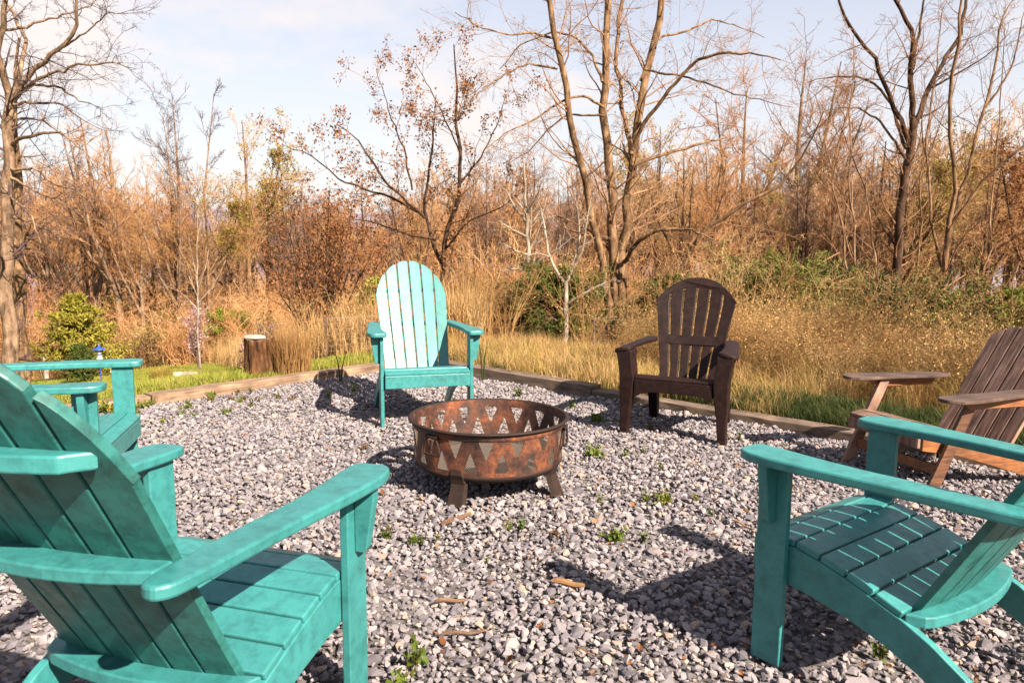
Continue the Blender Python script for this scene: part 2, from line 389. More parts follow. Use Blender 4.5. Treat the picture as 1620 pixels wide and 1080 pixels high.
# stones
stones = []
for k in range(14):
    bm = bmesh.new()
    d = rng.normal(size=(15, 3)); d /= np.linalg.norm(d, axis=1)[:, None]
    d *= np.array([1.0, rng.uniform(.62, .9), rng.uniform(.42, .7)]) * rng.uniform(.85, 1.1, (15, 1))
    for v_ in d: bm.verts.new(v_ * .5)
    bmesh.ops.convex_hull(bm, input=bm.verts)
    bmesh.ops.delete(bm, geom=[v_ for v_ in bm.verts if not v_.link_faces], context='VERTS')
    me = bpy.data.meshes.new('stone'); bm.to_mesh(me); bm.free(); me.materials.append(M['stone'])
    stones.append(bpy.data.objects.new('stone_shape', me))
sp = .0208
gx, gy = np.meshgrid(np.arange(-5.2, 4.6, sp), np.arange(.75, 7.1, sp))
gx = gx.ravel() + rng.uniform(-.5, .5, gx.size) * sp; gy = gy.ravel() + rng.uniform(-.5, .5, gy.size) * sp
keep = (out_dist(gx, gy) < -.012) & (np.abs(gx) < gy * .74 + .45)
gx, gy = gx[keep], gy[keep]; n = len(gx)
hump = .010 * (np.sin(gx * 5.1 + gy * 2.7) + np.sin(gy * 6.3 - gx * 3.1 + 1)) * .5
gz = hump + rng.uniform(-.008, .008, n)
sz = np.exp(rng.normal(math.log(.0252), .36, n))
scatter('gravel', stones, np.stack([gx, gy, gz], 1), np.stack([rng.normal(0, .35, n), rng.normal(0, .35, n), uni(n, 0, 6.28)], 1), np.repeat(sz[:, None], 3, 1),
        label='loose grey crushed stone covering the fire pit circle', category='gravel')

# ------------------------------------------------------------------ edging timbers
def timber(p0, p1, h, mat, label, name='edging_timber', w=.14):
    p0, p1 = np.array(p0), np.array(p1); d = p1 - p0; L = np.linalg.norm(d)
    V, F = box(0, L, 0, w, -.05, h)
    bm = bmesh.new(); me = mesh_py(name, V, F); bm.from_mesh(me)
    bmesh.ops.subdivide_edges(bm, edges=[e for e in bm.edges if e.calc_length() > L * .9], cuts=14)
    for v_ in bm.verts: v_.co += Vector((0, random.uniform(-.003, .003), random.uniform(-.003, .003)))
    bm.to_mesh(me); bm.free()
    o = link(name, me, mat, None, .006); o.location = (p0[0], p0[1], 0); o.rotation_euler = (0, 0, math.atan2(d[1], d[0]))
    return tag(o, label, 'timber', 'timbers edging the gravel')
j = .478 + .0
pr = lambda t_: corner + DR * t_
pl = lambda t_: corner + DL * t_
def timber_r(t0, t1, h, mat, label):
    # local x along the edge away from the corner, width going outwards (+y needs the edge run towards the corner)
    return timber(pr(t1), pr(t0), h, mat, label, w=-.14)
timber_r(.0, 2.02, .078, M['timber'], 'weathered grey-brown timber behind the slatted teal chair, on the right edge of the gravel')
timber_r(2.03, 4.42, .052, M['timber'], 'lower weathered timber passing behind the brown resin chair')
timber_r(4.43, 6.9, .050, M['timber'], 'weathered timber behind the old wooden folding chair')
def timber_l(t0, t1, h, mat, label):
    return timber(pl(t0), pl(t1), h, mat, label, w=-.14)
timber_l(.145, 2.45, .070, M['timber_red'], 'reddish timber between the tree stump and the gravel')
timber_l(2.46, 4.9, .062, M['timber_red'], 'dusty orange timber along the lawn, left of the stump')
timber_l(4.91, 7.2, .060, M['timber_red'], 'timber at the lawn edge behind the farther teal armrests')

# ------------------------------------------------------------------ teal adirondack chairs
def teal_chair(loc, deg, label, back='teal'):
    root = empty('adirondack_chair', loc, R(deg), label, 'chair', 'teal adirondack chairs round the fire pit')
    T = M['teal']
    prof = [(.030, .352), (-.030, .370), (-.105, .369), (-.180, .355), (-.255, .335), (-.330, .311), (-.405, .285)]
    for i in range(6):
        (y0, z0), (y1, z1) = prof[i], prof[i + 1]
        d = np.array([y1 - y0, z1 - z0]); L = np.linalg.norm(d); d /= L; nrm = np.array([d[1], -d[0]])
        if nrm[1] > 0: nrm = -nrm
        a, b = np.array([y0, z0]) + d * .003, np.array([y1, z1]) - d * .003
        part('seat_slat', prism([tuple(a), tuple(b), tuple(b + nrm * .019), tuple(a + nrm * .019)], 'x', -.2712, .2712), T, root, .004)
    part('front_apron', box(-.2712, .2712, 0.002, .024, .258, .338), T, root)
    # back slats, fanned a little and set on a shallow curve
    o0 = np.array([-.4265, .300]); dr = np.array([-.493, .870]); nf = np.array([.870, .493])
    def bp(x, t_, n_):
        sag = .022 * (x / .25) ** 2
        yz = o0 + dr * t_ + nf * (n_ + sag); return (x, yz[0], yz[1])
    def half(t_): return .223 + (.2525 - .223) * np.clip(t_ / .54, 0, 1.15)
    Lb, a_, b_ = .850, .262, .40
    def topt(x): return Lb - b_ * (1 - math.sqrt(max(0, 1 - (abs(x) / a_) ** 2)))
    for i in range(6):
        u0, u1 = -1 + i / 3 , -1 + (i + 1) / 3
        ts = np.linspace(-.10, .55, 5); left, right = [], []
        for t_ in ts:
            g_ = .0036 + .0014 * t_
            left.append((u0 * half(t_) + g_, t_)); right.append((u1 * half(t_) - g_, t_))
        xa, xb = u0 * half(.8) + .0046, u1 * half(.8) - .0046
        top = []
        for k in range(7):
            x = xa + (xb - xa) * k / 6; e = abs(k - 3) / 3
            top.append((x, topt(x) - .010 * e ** 3))
        pts = right + top[::-1] + left[::-1]
        V = [bp(x, t_, 0) for x, t_ in pts] + [bp(x, t_, -.019) for x, t_ in pts]
        m_ = len(pts); F = [tuple(range(m_))[::-1], tuple(range(m_, 2 * m_))] + [(k, (k + 1) % m_, m_ + (k + 1) % m_, m_ + k) for k in range(m_)]
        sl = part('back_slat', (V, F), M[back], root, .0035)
        for tt in (.345, .60):
            xc = (u0 + u1) / 2 * half(tt); c_ = Vector(bp(xc, tt, .0008))
            bm = bmesh.new(); bmesh.ops.create_circle(bm, cap_ends=True, segments=8, radius=.0038)
            me = bpy.data.meshes.new('screw'); bm.to_mesh(me); bm.free()
            so = link('screw', me, M['screw'], sl); so.location = c_; so.rotation_euler = (math.atan2(-nf[0], nf[1]) , 0, 0)
    for s in (-1, 1):
        def mx_(pts): return [(s * x, y) for x, y in pts]
        arm = [(.268, .036), (.345, .036), (.368, .002), (.374, -.06), (.366, -.16), (.348, -.30), (.330, -.45), (.314, -.60), (.303, -.675), (.280, -.700),
               (.246, -.692), (.238, -.64), (.243, -.52), (.250, -.40), (.262, -.28), (.262, -.16), (.256, -.05), (.256, .010)]
        part('armrest', prism(rounded(mx_(arm), .02, 3), 'z', .584, .611), T, root, .006)
        part('front_leg', prism(rounded([(0, 0), (-.0909, 0), (-.0909, .583), (0, .583)], .004, 1), 'x', s * .2760, s * .2976), T, root)
        part('arm_bracket', prism(mx_([(.2980, .583), (.352, .583), (.350, .545), (.330, .425), (.322, .412), (.2980, .412)]), 'y', -.058, -.030), T, root)
        rail = [(-.001, .338), (-.033, .350), (-.105, .349), (-.180, .335), (-.255, .315), (-.330, .291), (-.405, .265), (-.47, .235), (-.55, .185), (-.63, .125), (-.71, .055), (-.765, .0),
                (-.655, .0), (-.60, .045), (-.53, .10), (-.45, .145), (-.36, .185), (-.26, .213), (-.15, .232), (-.001, .246)]
        part('side_rail', prism(rail, 'x', s * .2500, s * .2730), T, root)
    # curved cross pieces behind the back
    def brace(t0, half_w, depth, th, name, endcut=.03, zoff=0.0):
        z0 = (o0 + dr * t0)[1] + zoff; inner, outer = [], []
        for k in range(13):
            x = -half_w + 2 * half_w * k / 12
            y = (o0 + dr * t0)[0] - .023 + .022 * (x / .25) ** 2 * 1.1
            xe = x
            inner.append((x, y)); outer.append((x * (1 - endcut / half_w * 0 ), y - depth + .02 * (x / half_w) ** 2))
        outer[0] = (outer[0][0] + endcut, outer[0][1]); outer[-1] = (outer[-1][0] - endcut, outer[-1][1])
        return part(name, prism(inner + outer[::-1], 'z', z0 - th / 2, z0 + th / 2), T, root, .004)
    brace(.605, .222, .050, .030, 'upper_back_brace')
    brace(.342, .2365, .070, .026, 'arm_level_brace', 0.0)
    brace(-.035, .268, .060, .030, 'lower_back_brace', .02)
    return root
teal_chair((-.535, 4.690, .004), 195.92, 'teal chair facing us beyond the fire pit, its slatted back fully lit')
teal_chair((-.653, 1.895, .004), -16.28, 'large teal chair seen from behind, cut by the left and lower edge of the photo', 'teal_dirty_shaded')
teal_chair((.932, 2.196, .004), 36.46, 'teal chair on the right with sun stripes across its shaded seat', 'teal_dirty_shaded')
teal_chair((-1.708, 3.178, .004), -76.12, 'teal chair mostly hidden behind the big one, two armrests and a seat corner showing')

# ------------------------------------------------------------------ brown resin chair
def brown_chair():
    root = empty('adirondack_chair', (.966, 4.419, .004), R(155.5), 'dark brown moulded resin chair with rounded fan back by the edging timber', 'chair')
    T = M['brown']
    o0 = np.array([-.446, .300]); o1 = np.array([-.713, .946]); d = o1 - o0; Lb = np.linalg.norm(d); dr = d / Lb; nf = np.array([dr[1], -dr[0]])
    Lb = .70
    def bp(x, t_, n_):
        yz = o0 + dr * t_ + nf * (n_ + .02 * (x / .25) ** 2); return (x, yz[0], yz[1])
    def half(t_): return .182 + .085 * np.clip(t_ / .55, 0, 1) ** 1.1
    def topt(x): return Lb - .185 * (abs(x) / .275) ** 2.3
    def sheet(pts, n0, n1, name, bev=.004):
        V = [bp(x, t_, n0) for x, t_ in pts] + [bp(x, t_, n1) for x, t_ in pts]; m_ = len(pts)
        F = [tuple(range(m_))[::-1], tuple(range(m_, 2 * m_))] + [(k, (k + 1) % m_, m_ + (k + 1) % m_, m_ + k) for k in range(m_)]
        return part(name, (V, F), T, root, bev)
    for i in range(6):
        u0, u1 = -1 + i / 3, -1 + (i + 1) / 3; ts = np.linspace(-.06, .50, 6)
        g_ = .0052
        l = [(u0 * half(t_) + (g_ if i > 0 else 0), t_) for t_ in ts]; r_ = [(u1 * half(t_) - (g_ if i < 5 else 0), t_) for t_ in ts]
        te = .50; xa, xb = l[-1][0], r_[-1][0]
        top = [(xa + (xb - xa) * k / 4, topt(xa + (xb - xa) * k / 4) - .009) for k in range(5)]
        top = [(x, max(t_, .505)) for x, t_ in top]
        sheet(r_ + top[::-1] + l[::-1], 0, -.016, 'back_slat')
    # crown of the back joining the slat tips and the band at arm height
    xs_ = np.linspace(-.267, .267, 15)
    sheet([(x * .995, topt(x)) for x in xs_] + [(x * .995, topt(x) - .012 - .058 * (1 - (abs(x) / .267) ** 3)) for x in xs_[::-1]], .0016, -.0175, 'back_crown', .002)
    sheet([(x * half(.29) / .267, .29) for x in xs_] + [(x * half(.225) / .267, .225) for x in xs_[::-1]], .0022, -.0182, 'back_band', .002)
    prof = [(.012, .338), (-.005, .361), (-.08, .368), (-.17, .352), (-.26, .334), (-.35, .316), (-.44, .30)]
    for i in range(1, 6):
        (y0, z0), (y1, z1) = prof[i], prof[i + 1]
        a, b = np.array([y0, z0 ]), np.array([y1 + .008, z1])
        part('seat_slat', prism([tuple(a), tuple(b), (b[0], b[1] - .016), (a[0], a[1] - .016)], 'x', -.236, .236), T, root, .004)
    # apron with an arched lower edge
    ap = [(-.236, .345), (.236, .345), (.2365, .235), (.215, .245), (.19, .262), (.15, .272), (0, .276), (-.15, .272), (-.19, .262), (-.215, .245), (-.2365, .235)]
    part('front_apron', prism(ap, 'y', -.02, .002), T, root, .004)
    for s in (-1, 1):
        arm = [(.262, .012), (.30, .020), (.36, .012), (.372, -.03), (.366, -.12), (.345, -.26), (.325, -.40), (.305, -.53), (.27, -.57), (.235, -.56), (.215, -.50), (.225, -.42), (.25, -.30), (.262, -.15)]
        V, F = prism(rounded([(s * x, y) for x, y in arm], .018, 3), 'z', .522, .546)
        V = [(x, y, z + .012 * max(0, -y) - .022 * max(0, (abs(x) - .26) / .11) ** 2) for x, y, z in V]
        part('armrest', (V, F), T, root, .006)
        # front legs: wide tapering channel, splaying outwards to the foot
        def loft(secs, name):
            V, F = [], []
            for (cx, cy, z, w, dp) in secs:
                V += [(s * (cx - w / 2), cy - dp / 2, z), (s * (cx + w / 2), cy - dp / 2, z), (s * (cx + w / 2), cy + dp / 2, z), (s * (cx - w / 2), cy + dp / 2, z)]
            for k in range(len(secs) - 1):
                for e in range(4): F.append((4 * k + e, 4 * k + (e + 1) % 4, 4 * k + 4 + (e + 1) % 4, 4 * k + 4 + e))
            F += [(3, 2, 1, 0), tuple(4 * (len(secs) - 1) + e for e in range(4))]
            return part(name, (V, F), T, root, .006)
        loft([(.298, -.028, 0, .052, .050), (.297, -.030, .03, .050, .060), (.292, -.036, .15, .060, .075), (.286, -.040, .26, .082, .095), (.283, -.044, .36, .088, .115), (.297, -.052, .46, .086, .13), (.306, -.058, .522, .10, .14)], 'front_leg')
        loft([(.298, -.030, -.002, .060, .062), (.298, -.030, .018, .056, .060)], 'foot')
        loft([(.240, -.560, 0, .055, .060), (.235, -.520, .12, .060, .075), (.225, -.455, .24, .060, .09), (.215, -.40, .30, .05, .11)], 'rear_leg')
        part('side_rail', prism([(-.02, .340), (-.02, .265), (-.20, .25), (-.42, .205), (-.47, .25), (-.45, .29), (-.2, .335)], 'x', s * .2370, s * .2180), T, root)
    return root
brown_chair()

# ------------------------------------------------------------------ old wooden folding chair
def old_chair():
    root = empty('folding_adirondack_chair', (1.894, 3.68, .004), R(106.4), 'low weathered bare wood folding chair at the right edge, behind a teal armrest', 'chair')
    T, O = M['old'], M['old_orange']
    o0 = np.array([-.548, .182]); dr = np.array([-.355, .550]); dr /= np.linalg.norm(dr); nf = np.array([dr[1], -dr[0]])
    def bp(x, t_, n_):
        yz = o0 + dr * t_ + nf * n_; return (x, yz[0], yz[1])
    nsl = 6
    def topt(x): return .672 - .055 * (abs(x) / .22) ** 2.2
    for i in range(nsl):
        x0, x1 = -.222 + .444 * i / nsl + .004, -.222 + .444 * (i + 1) / nsl - .004
        pts = [(x1, -.12), (x1, topt(x1)), (x0, topt(x0)), (x0, -.12)]
        if i == 0: pts = [(x1, -.12), (x1, topt(x1)), (x0 + .02, topt(x0)), (x0, topt(x0) - .03), (x0, -.12)]
        if i == nsl - 1: pts = [(x1, -.12), (x1, topt(x1) - .03), (x1 - .02, topt(x1)), (x0, topt(x0)), (x0, -.12)]
        V = [bp(x, t_, 0) for x, t_ in pts] + [bp(x, t_, -.018) for x, t_ in pts]; m_ = len(pts)
        F = [tuple(range(m_))[::-1], tuple(range(m_, 2 * m_))] + [(k, (k + 1) % m_, m_ + (k + 1) % m_, m_ + k) for k in range(m_)]
        sl = part('back_slat', (V, F), M['old_pale'], root, .003)
        for tt in (.56, .22):
            for dx in (-.012, .012):
                bm = bmesh.new(); bmesh.ops.create_circle(bm, cap_ends=True, segments=7, radius=.004)
                me = bpy.data.meshes.new('screw'); bm.to_mesh(me); bm.free()
                so = link('screw', me, M['screw'], sl); so.location = bp((x0 + x1) / 2 + dx, tt + dx * .5, .0008); so.rotation_euler = (math.atan2(-nf[0], nf[1]), 0, 0)
    for tt, nm, hw in ((.53, 'upper_back_rail', .21), (.30, 'middle_back_rail', .245), (-.07, 'lower_back_rail', .222)):
        V = []
        for x in (-hw, hw):
            for a, b in ((-.035, -.019), (.035, -.019), (.035, -.045), (-.035, -.045)): V.append(bp(x, tt + a, b))
        F = [(0, 1, 2, 3), (7, 6, 5, 4), (0, 4, 5, 1), (1, 5, 6, 2), (2, 6, 7, 3), (3, 7, 4, 0)]
        part(nm, (V, F), T if tt > .4 else O, root)
    prof = [(.035, .290), (-.04, .304), (-.115, .296), (-.19, .278), (-.265, .257), (-.34, .236), (-.415, .215), (-.49, .195)]
    for i in range(7):
        (y0, z0), (y1, z1) = prof[i], prof[i + 1]
        d = np.array([y1 - y0, z1 - z0]); d /= np.linalg.norm(d); nn = np.array([d[1], -d[0]]); nn = nn if nn[1] < 0 else -nn
        a, b = np.array([y0, z0]) + d * .004, np.array([y1, z1]) - d * .004
        part('seat_slat', prism([tuple(a), tuple(b), tuple(b + nn * .018), tuple(a + nn * .018)], 'x', -.232, .232), T, root)
    part('front_apron', box(-.232, .232, .018, .036, .215, .272), T, root)
    for s in (-1, 1):
        x0, x1 = s * .2450, s * .2650
        # long slanted leg from the foot at the front up to the armrest
        part('slanted_leg', prism(rounded([(.03, 0), (-.045, 0), (-.255, .452), (-.195, .452)], .008, 2), 'x', s * .2665, s * .2875), M['old_pale'] if s > 0 else M['old_orange2'], root)
        part('armrest', prism(rounded([(s * x, y) for x, y in [(.245, -.05), (.29, .0), (.34, .0), (.385, -.05), (.385, -.16), (.345, -.40), (.315, -.60), (.225, -.64), (.22, -.50), (.245, -.30)]], .03, 4), 'z', .4535, .470), M['old_shaded'], root, .003)
        part('arm_support', prism([(-.13, .4525), (-.60, .4525), (-.56, .405), (-.18, .405)], 'x', s * .2892, s * .3070), O, root)
        rail = [(.017, .272), (-.04, .285), (-.115, .277), (-.265, .238), (-.415, .196), (-.49, .176), (-.60, .13), (-.78, .035), (-.83, 0), (-.70, 0), (-.62, .035), (-.42, .10), (-.2, .165), (.017, .205)]
        part('side_rail', prism(rail, 'x', s * .2200, s * .2440), O, root)
    part('leg_stretcher', box(-.2660, .2660, -.075, -.055, .085, .135), O, root)
    return root
old_chair()

# ------------------------------------------------------------------ fire pit
def fire_pit(cx, cy):
    root = empty('fire_pit', (cx, cy, .004), 0, 'round rusty steel fire pit with triangular mesh openings standing on four bracket legs', 'fire pit')
    Rt, Rb, zt, zb = .370, .356, .338, .132
    def rad(z): return Rb + (Rt - Rb) * (z - zb) / (zt - zb)
    nT = 16; seg = nT * 8
    # wall with two rows of triangular openings: cut as a fine grid where cells inside a triangle are dropped and edges snapped
    na_, nz = nT * 24, 30
    zs = np.linspace(zb, zt, nz + 1)
    rows = [(.216, .300), (.156, .246)]              # upper row points down, lower row points up; the rows interlock
    def hole(k, z):
        z0, z1 = rows[k]
        f = (z - z0) / (z1 - z0) if k == 0 else (z1 - z) / (z1 - z0)
        return .015 + .225 * min(max(f, 0), 1)
    V, F = [], []
    bands = sorted(set([zb, zt] + [v_ for r_ in rows for v_ in r_]))
    bands = sorted(set(bands + [(a_ + b_) / 2 for a_, b_ in zip(bands[:-1], bands[1:])]))
    for k in range(nT):
        base = 2 * math.pi * k / nT; W_ = 2 * math.pi / nT
        for z0, z1 in zip(bands[:-1], bands[1:]):
            zm = (z0 + z1) / 2; u_, l_ = [r_[0] < zm < r_[1] for r_ in rows]
            a0, a1 = (hole(0, z0), hole(0, z1)) if u_ else (0, 0)
            b0, b1 = (hole(1, z0), hole(1, z1)) if l_ else (0, 0)
            if u_: segs = [((-.5 + b0, -.5 + b1), (-a0, -a1)), ((a0, a1), (.5 - b0, .5 - b1))]
            else: segs = [((-.5 + b0, -.5 + b1), (.5 - b0, .5 - b1))]
            for (l0, l1), (r0, r1) in segs:
                m_ = 6
                for q_ in range(m_):
                    A_ = base + W_ * (l0 + (r0 - l0) * q_ / m_); B_ = base + W_ * (l0 + (r0 - l0) * (q_ + 1) / m_)
                    C_ = base + W_ * (l1 + (r1 - l1) * (q_ + 1) / m_); D_ = base + W_ * (l1 + (r1 - l1) * q_ / m_)
                    F.append((len(V), len(V) + 1, len(V) + 2, len(V) + 3))
                    for th, z in ((A_, z0), (B_, z0), (C_, z1), (D_, z1)): r_ = rad(z); V.append((r_ * math.cos(th), r_ * math.sin(th), z))
    V, F = V + [(x * .9925, y * .9925, z) for x, y, z in V], F + [tuple(len(V) + q_ for q_ in f_[::-1]) for f_ in F]
    me = mesh_py('wall', V, F, False)
    link('wall', me, M['rust'], root)
    def lathe(name, prof, mat, n_=96):
        V, F = [], []
        for i in range(n_):
            th = 2 * math.pi * i / n_
            for r_, z in prof: V.append((r_ * math.cos(th), r_ * math.sin(th), z))
        k = len(prof)
        for i in range(n_):
            for j_ in range(k - 1):
                a, b = i * k + j_, ((i + 1) % n_) * k + j_; F.append((a, b, b + 1, a + 1))
        return link(name, mesh_py(name, V, F, True, True), mat, root)
    lathe('rim', [(rad(zt) - .002, zt - .008), (rad(zt) - .001, zt), (Rt + .005, zt + .004), (Rt + .018, zt + .003), (Rt + .021, zt - .004), (Rt + .012, zt - .008), (rad(zt) + .0035, zt - .010)], M['rust_dark'])
    lathe('band', [(rad(zt - .036) + .002, zt - .036), (rad(zt - .036) + .004, zt - .034), (rad(zt) + .004, zt - .014), (rad(zt) + .002, zt - .012)], M['rust'])
    bp_ = [(Rb + .002, zb + .006), (Rb - .001, zb - .006), (Rb - .014, zb - .022), (Rb - .06, zb - .040), (Rb - .19, zb - .054), (.0005, zb - .058)]
    bw = lathe('bowl', bp_, M['rust_dark']); sm = bw.modifiers.new('thickness', 'SOLIDIFY'); sm.thickness = .003; sm.offset = -1
    lathe('ash_bed', [(Rb - .02, zb - .018), (Rb - .1, zb - .03), (.15, zb - .018), (.0005, zb - .01)], M['ash'])
    # expanded metal screen just inside the wall
    V, F = [], []; ns = 210; z0, z1 = .150, .303; h_ = .0009; parts_ = []
    tw = (z1 - z0) / .011 * (2 * math.pi / ns) * .5
    for sgn in (1, -1):
        th0 = np.arange(ns) * 2 * math.pi / ns; K = 12
        f = np.linspace(0, 1, K)
        th = th0[:, None] + sgn * tw * 2 * f[None]; z = z0 + (z1 - z0) * f[None] + 0 * th
        r_ = Rb + (Rt - Rb) * (z - zb) / (zt - zb) - .0014 - (.0007 if sgn > 0 else 0)
        Pm = np.stack([r_ * np.cos(th), r_ * np.sin(th), z], -1)
        parts_.append(tubes(Pm, np.full(Pm.shape[:2], .00055), 3))
    v_, f_ = join(parts_)
    o = link('mesh_screen', mesh_np('mesh_screen', v_, f_), M['mesh'], root); o['kind'] = 'stuff'
    # handles: trapezoid rods hanging from a lug
    for deg in (-131, -14):
        h = empty_part('handle', root, deg)
        a = R(deg); r_ = rad(.30) + .012
        loop = [(-.028, .300), (.028, .300), (.052, .238), (.048, .222), (-.048, .222), (-.052, .238)]
        loop = rounded(loop, .014, 3); K = len(loop)
        P_ = []
        for u, z in loop + loop[:2]:
            rr = rad(z) + .013 + (0.300 - z) * .10; th = a + u / rr; P_.append((rr * math.cos(th), rr * math.sin(th), z))
        v2, f2 = tubes(np.array([P_]), np.full((1, len(P_)), .0048), 8)
        hh = link('handle', mesh_np('handle', v2, f2, True), M['rust_dark'], root)
        P_ = []
        for u in (-.04, -.02, 0, .02, .04):
            rr = rad(.30) + .010; th = a + u / rr; P_.append((rr * math.cos(th), rr * math.sin(th), .302))
        v2, f2 = tubes(np.array([P_]), np.full((1, 5), .009), 8)
        link('hinge_tube', mesh_np('hinge_tube', v2, f2, True), M['rust_dark'], hh)
    # legs: bent plates that curve in to the bowl and flare to a foot
    for deg in (-112, -27, 58, 146):
        V, F = [], []
        prof = [(.360, .165), (.362, .140), (.352, .118), (.346, .095), (.354, .065), (.368, .032), (.380, .0)]
        wd = [.028, .034, .038, .039, .040, .043, .046]
        for (r_, z), w_ in zip(prof, wd):
            for u, o_ in ((-w_, -.022), (-w_ * .8, 0), (w_ * .8, 0), (w_, -.022)):
                V.append((r_ + o_, u, z))
        for k in range(len(prof) - 1):
            for e in range(3): F.append((4 * k + e, 4 * k + e + 1, 4 * k + 5 + e, 4 * k + 4 + e))
        V = [(x * math.cos(R(deg)) - y * math.sin(R(deg)), x * math.sin(R(deg)) + y * math.cos(R(deg)), z) for x, y, z in V]
        o = link('leg', mesh_py('leg', V, F, False), M['rust_dark'], root)
        sm = o.modifiers.new('thickness', 'SOLIDIFY'); sm.thickness = .004; sm.offset = 0
    return root
def empty_part(*a): return None

# ------------------------------------------------------------------ tubes and branch growth
def tubes(P, Rr, n):
    P = np.asarray(P, float); N_, K, _ = P.shape; Rr = np.asarray(Rr, float)
    t_ = np.gradient(P, axis=1); t_ /= np.linalg.norm(t_, axis=2, keepdims=True) + 1e-9
    ref = np.where(np.abs(t_[:, :1, 0:1]) > .75, np.array([[[.05, 1., .1]]]), np.array([[[1., .05, .1]]]))
    ref = np.broadcast_to(ref, t_.shape)
    u = np.cross(t_, ref); u /= np.linalg.norm(u, axis=2, keepdims=True) + 1e-9; w = np.cross(t_, u)
    a = np.arange(n) * 2 * math.pi / n
    V = P[:, :, None] + Rr[:, :, None, None] * (np.cos(a)[None, None, :, None] * u[:, :, None] + np.sin(a)[None, None, :, None] * w[:, :, None])
    idx = np.arange(N_ * K * n).reshape(N_, K, n); nx_ = np.roll(idx, -1, 2)
    Q = np.stack([idx[:, :-1], nx_[:, :-1], nx_[:, 1:], idx[:, 1:]], -1).reshape(-1, 4)
    return V.reshape(-1, 3), [Q]
def resample(pts, rad_, K, jit=0.0):
    pts = np.asarray(pts, float); rad_ = np.asarray(rad_, float)
    d = np.concatenate([[0], np.cumsum(np.linalg.norm(np.diff(pts, axis=0), axis=1))]); L = d[-1]
    s_ = np.linspace(0, L, K * 4)
    p = np.stack([np.interp(s_, d, pts[:, i]) for i in range(3)], 1)
    ker = np.hanning(min(2 * K // 3 * 2 + 1, 9)); ker /= ker.sum(); h = len(ker) // 2
    pp = np.pad(p, ((h, h), (0, 0)), 'edge'); sm = np.stack([np.convolve(pp[:, i], ker, 'valid') for i in range(3)], 1)
    sm[0], sm[-1] = p[0], p[-1]
    sel = np.linspace(0, len(sm) - 1, K).astype(int)
    out = sm[sel]; out[1:-1] += rng.normal(0, jit * L, (K - 2, 3)) if jit else 0
    return out, np.interp(np.linspace(0, L, K), np.linspace(0, L, len(rad_)), rad_)
def grow(P, Rr, nchild, ratio, ang, K, t0=.2, wob_=.18, trop=.05, rr=.55, minr=.002, taper=.25, abs_len=None, decay=.5):
    """children of the polylines P[N,K0,3]"""
    N_, K0, _ = P.shape
    if np.isscalar(nchild): cnt = np.full(N_, nchild)
    else: cnt = np.asarray(nchild)
    par = np.repeat(np.arange(N_), cnt); m_ = len(par)
    t_ = uni(m_, t0, 1.0); f = t_ * (K0 - 1); i = np.minimum(f.astype(int), K0 - 2); fr = (f - i)[:, None]
    p0 = P[par, i] * (1 - fr) + P[par, i + 1] * fr
    tan = P[par, i + 1] - P[par, i]; tan /= np.linalg.norm(tan, axis=1, keepdims=True) + 1e-9
    L = np.linalg.norm(np.diff(P, axis=1), axis=2).sum(1)[par]
    if abs_len is not None: L = np.full(m_, abs_len) / ratio
    r0 = Rr[par, i] * (1 - fr[:, 0]) + Rr[par, i + 1] * fr[:, 0]
    pr_ = rng.normal(size=(m_, 3)); pr_ -= (pr_ * tan).sum(1, keepdims=True) * tan; pr_ /= np.linalg.norm(pr_, axis=1, keepdims=True)
    a = uni(m_, ang * .6, ang * 1.35)[:, None]
    d = np.cos(a) * tan + np.sin(a) * pr_
    ln = L * ratio * (1 - decay * t_) * uni(m_, .55, 1.25)
    C = np.empty((m_, K, 3)); C[:, 0] = p0; st = (ln / (K - 1))[:, None]
    for k in range(1, K):
        d = d + rng.normal(0, wob_, (m_, 3)) + np.array([0, 0, trop]); d /= np.linalg.norm(d, axis=1, keepdims=True)
        C[:, k] = C[:, k - 1] + d * st
    rs = np.maximum(r0 * rr, minr)
    CR = rs[:, None] * np.linspace(1, taper, K)[None]
    return C, np.maximum(CR, minr * .6)
def leaves_on(P, n, size, aspect=1.6, spread=.05, droop=.0, fold=True):
    """n two-triangle leaves scattered along polylines"""
    N_, K, _ = P.shape
    par = rng.integers(0, N_, n); f = uni(n, .25, 1) * (K - 1); i = np.minimum(f.astype(int), K - 2); fr = (f - i)[:, None]
    p0 = P[par, i] * (1 - fr) + P[par, i + 1] * fr + rng.normal(0, spread, (n, 3))
    a = rng.normal(size=(n, 3)); a[:, 2] -= droop; a /= np.linalg.norm(a, axis=1, keepdims=True)
    b = rng.normal(size=(n, 3)); b -= (b * a).sum(1, keepdims=True) * a; b /= np.linalg.norm(b, axis=1, keepdims=True)
    c = np.cross(a, b)
    s_ = (size * uni(n, .6, 1.3))[:, None]; w = s_ / aspect / 2
    V = np.stack([p0, p0 + a * s_ * .5 + b * w + c * w * .5, p0 + a * s_, p0 + a * s_ * .5 - b * w + c * w * .5], 1)
    idx = np.arange(4 * n).reshape(n, 4)
    return V.reshape(-1, 3), [np.concatenate([idx[:, [0, 1, 2]], idx[:, [0, 2, 3]]])]

fire_pit(-.110, 3.560)

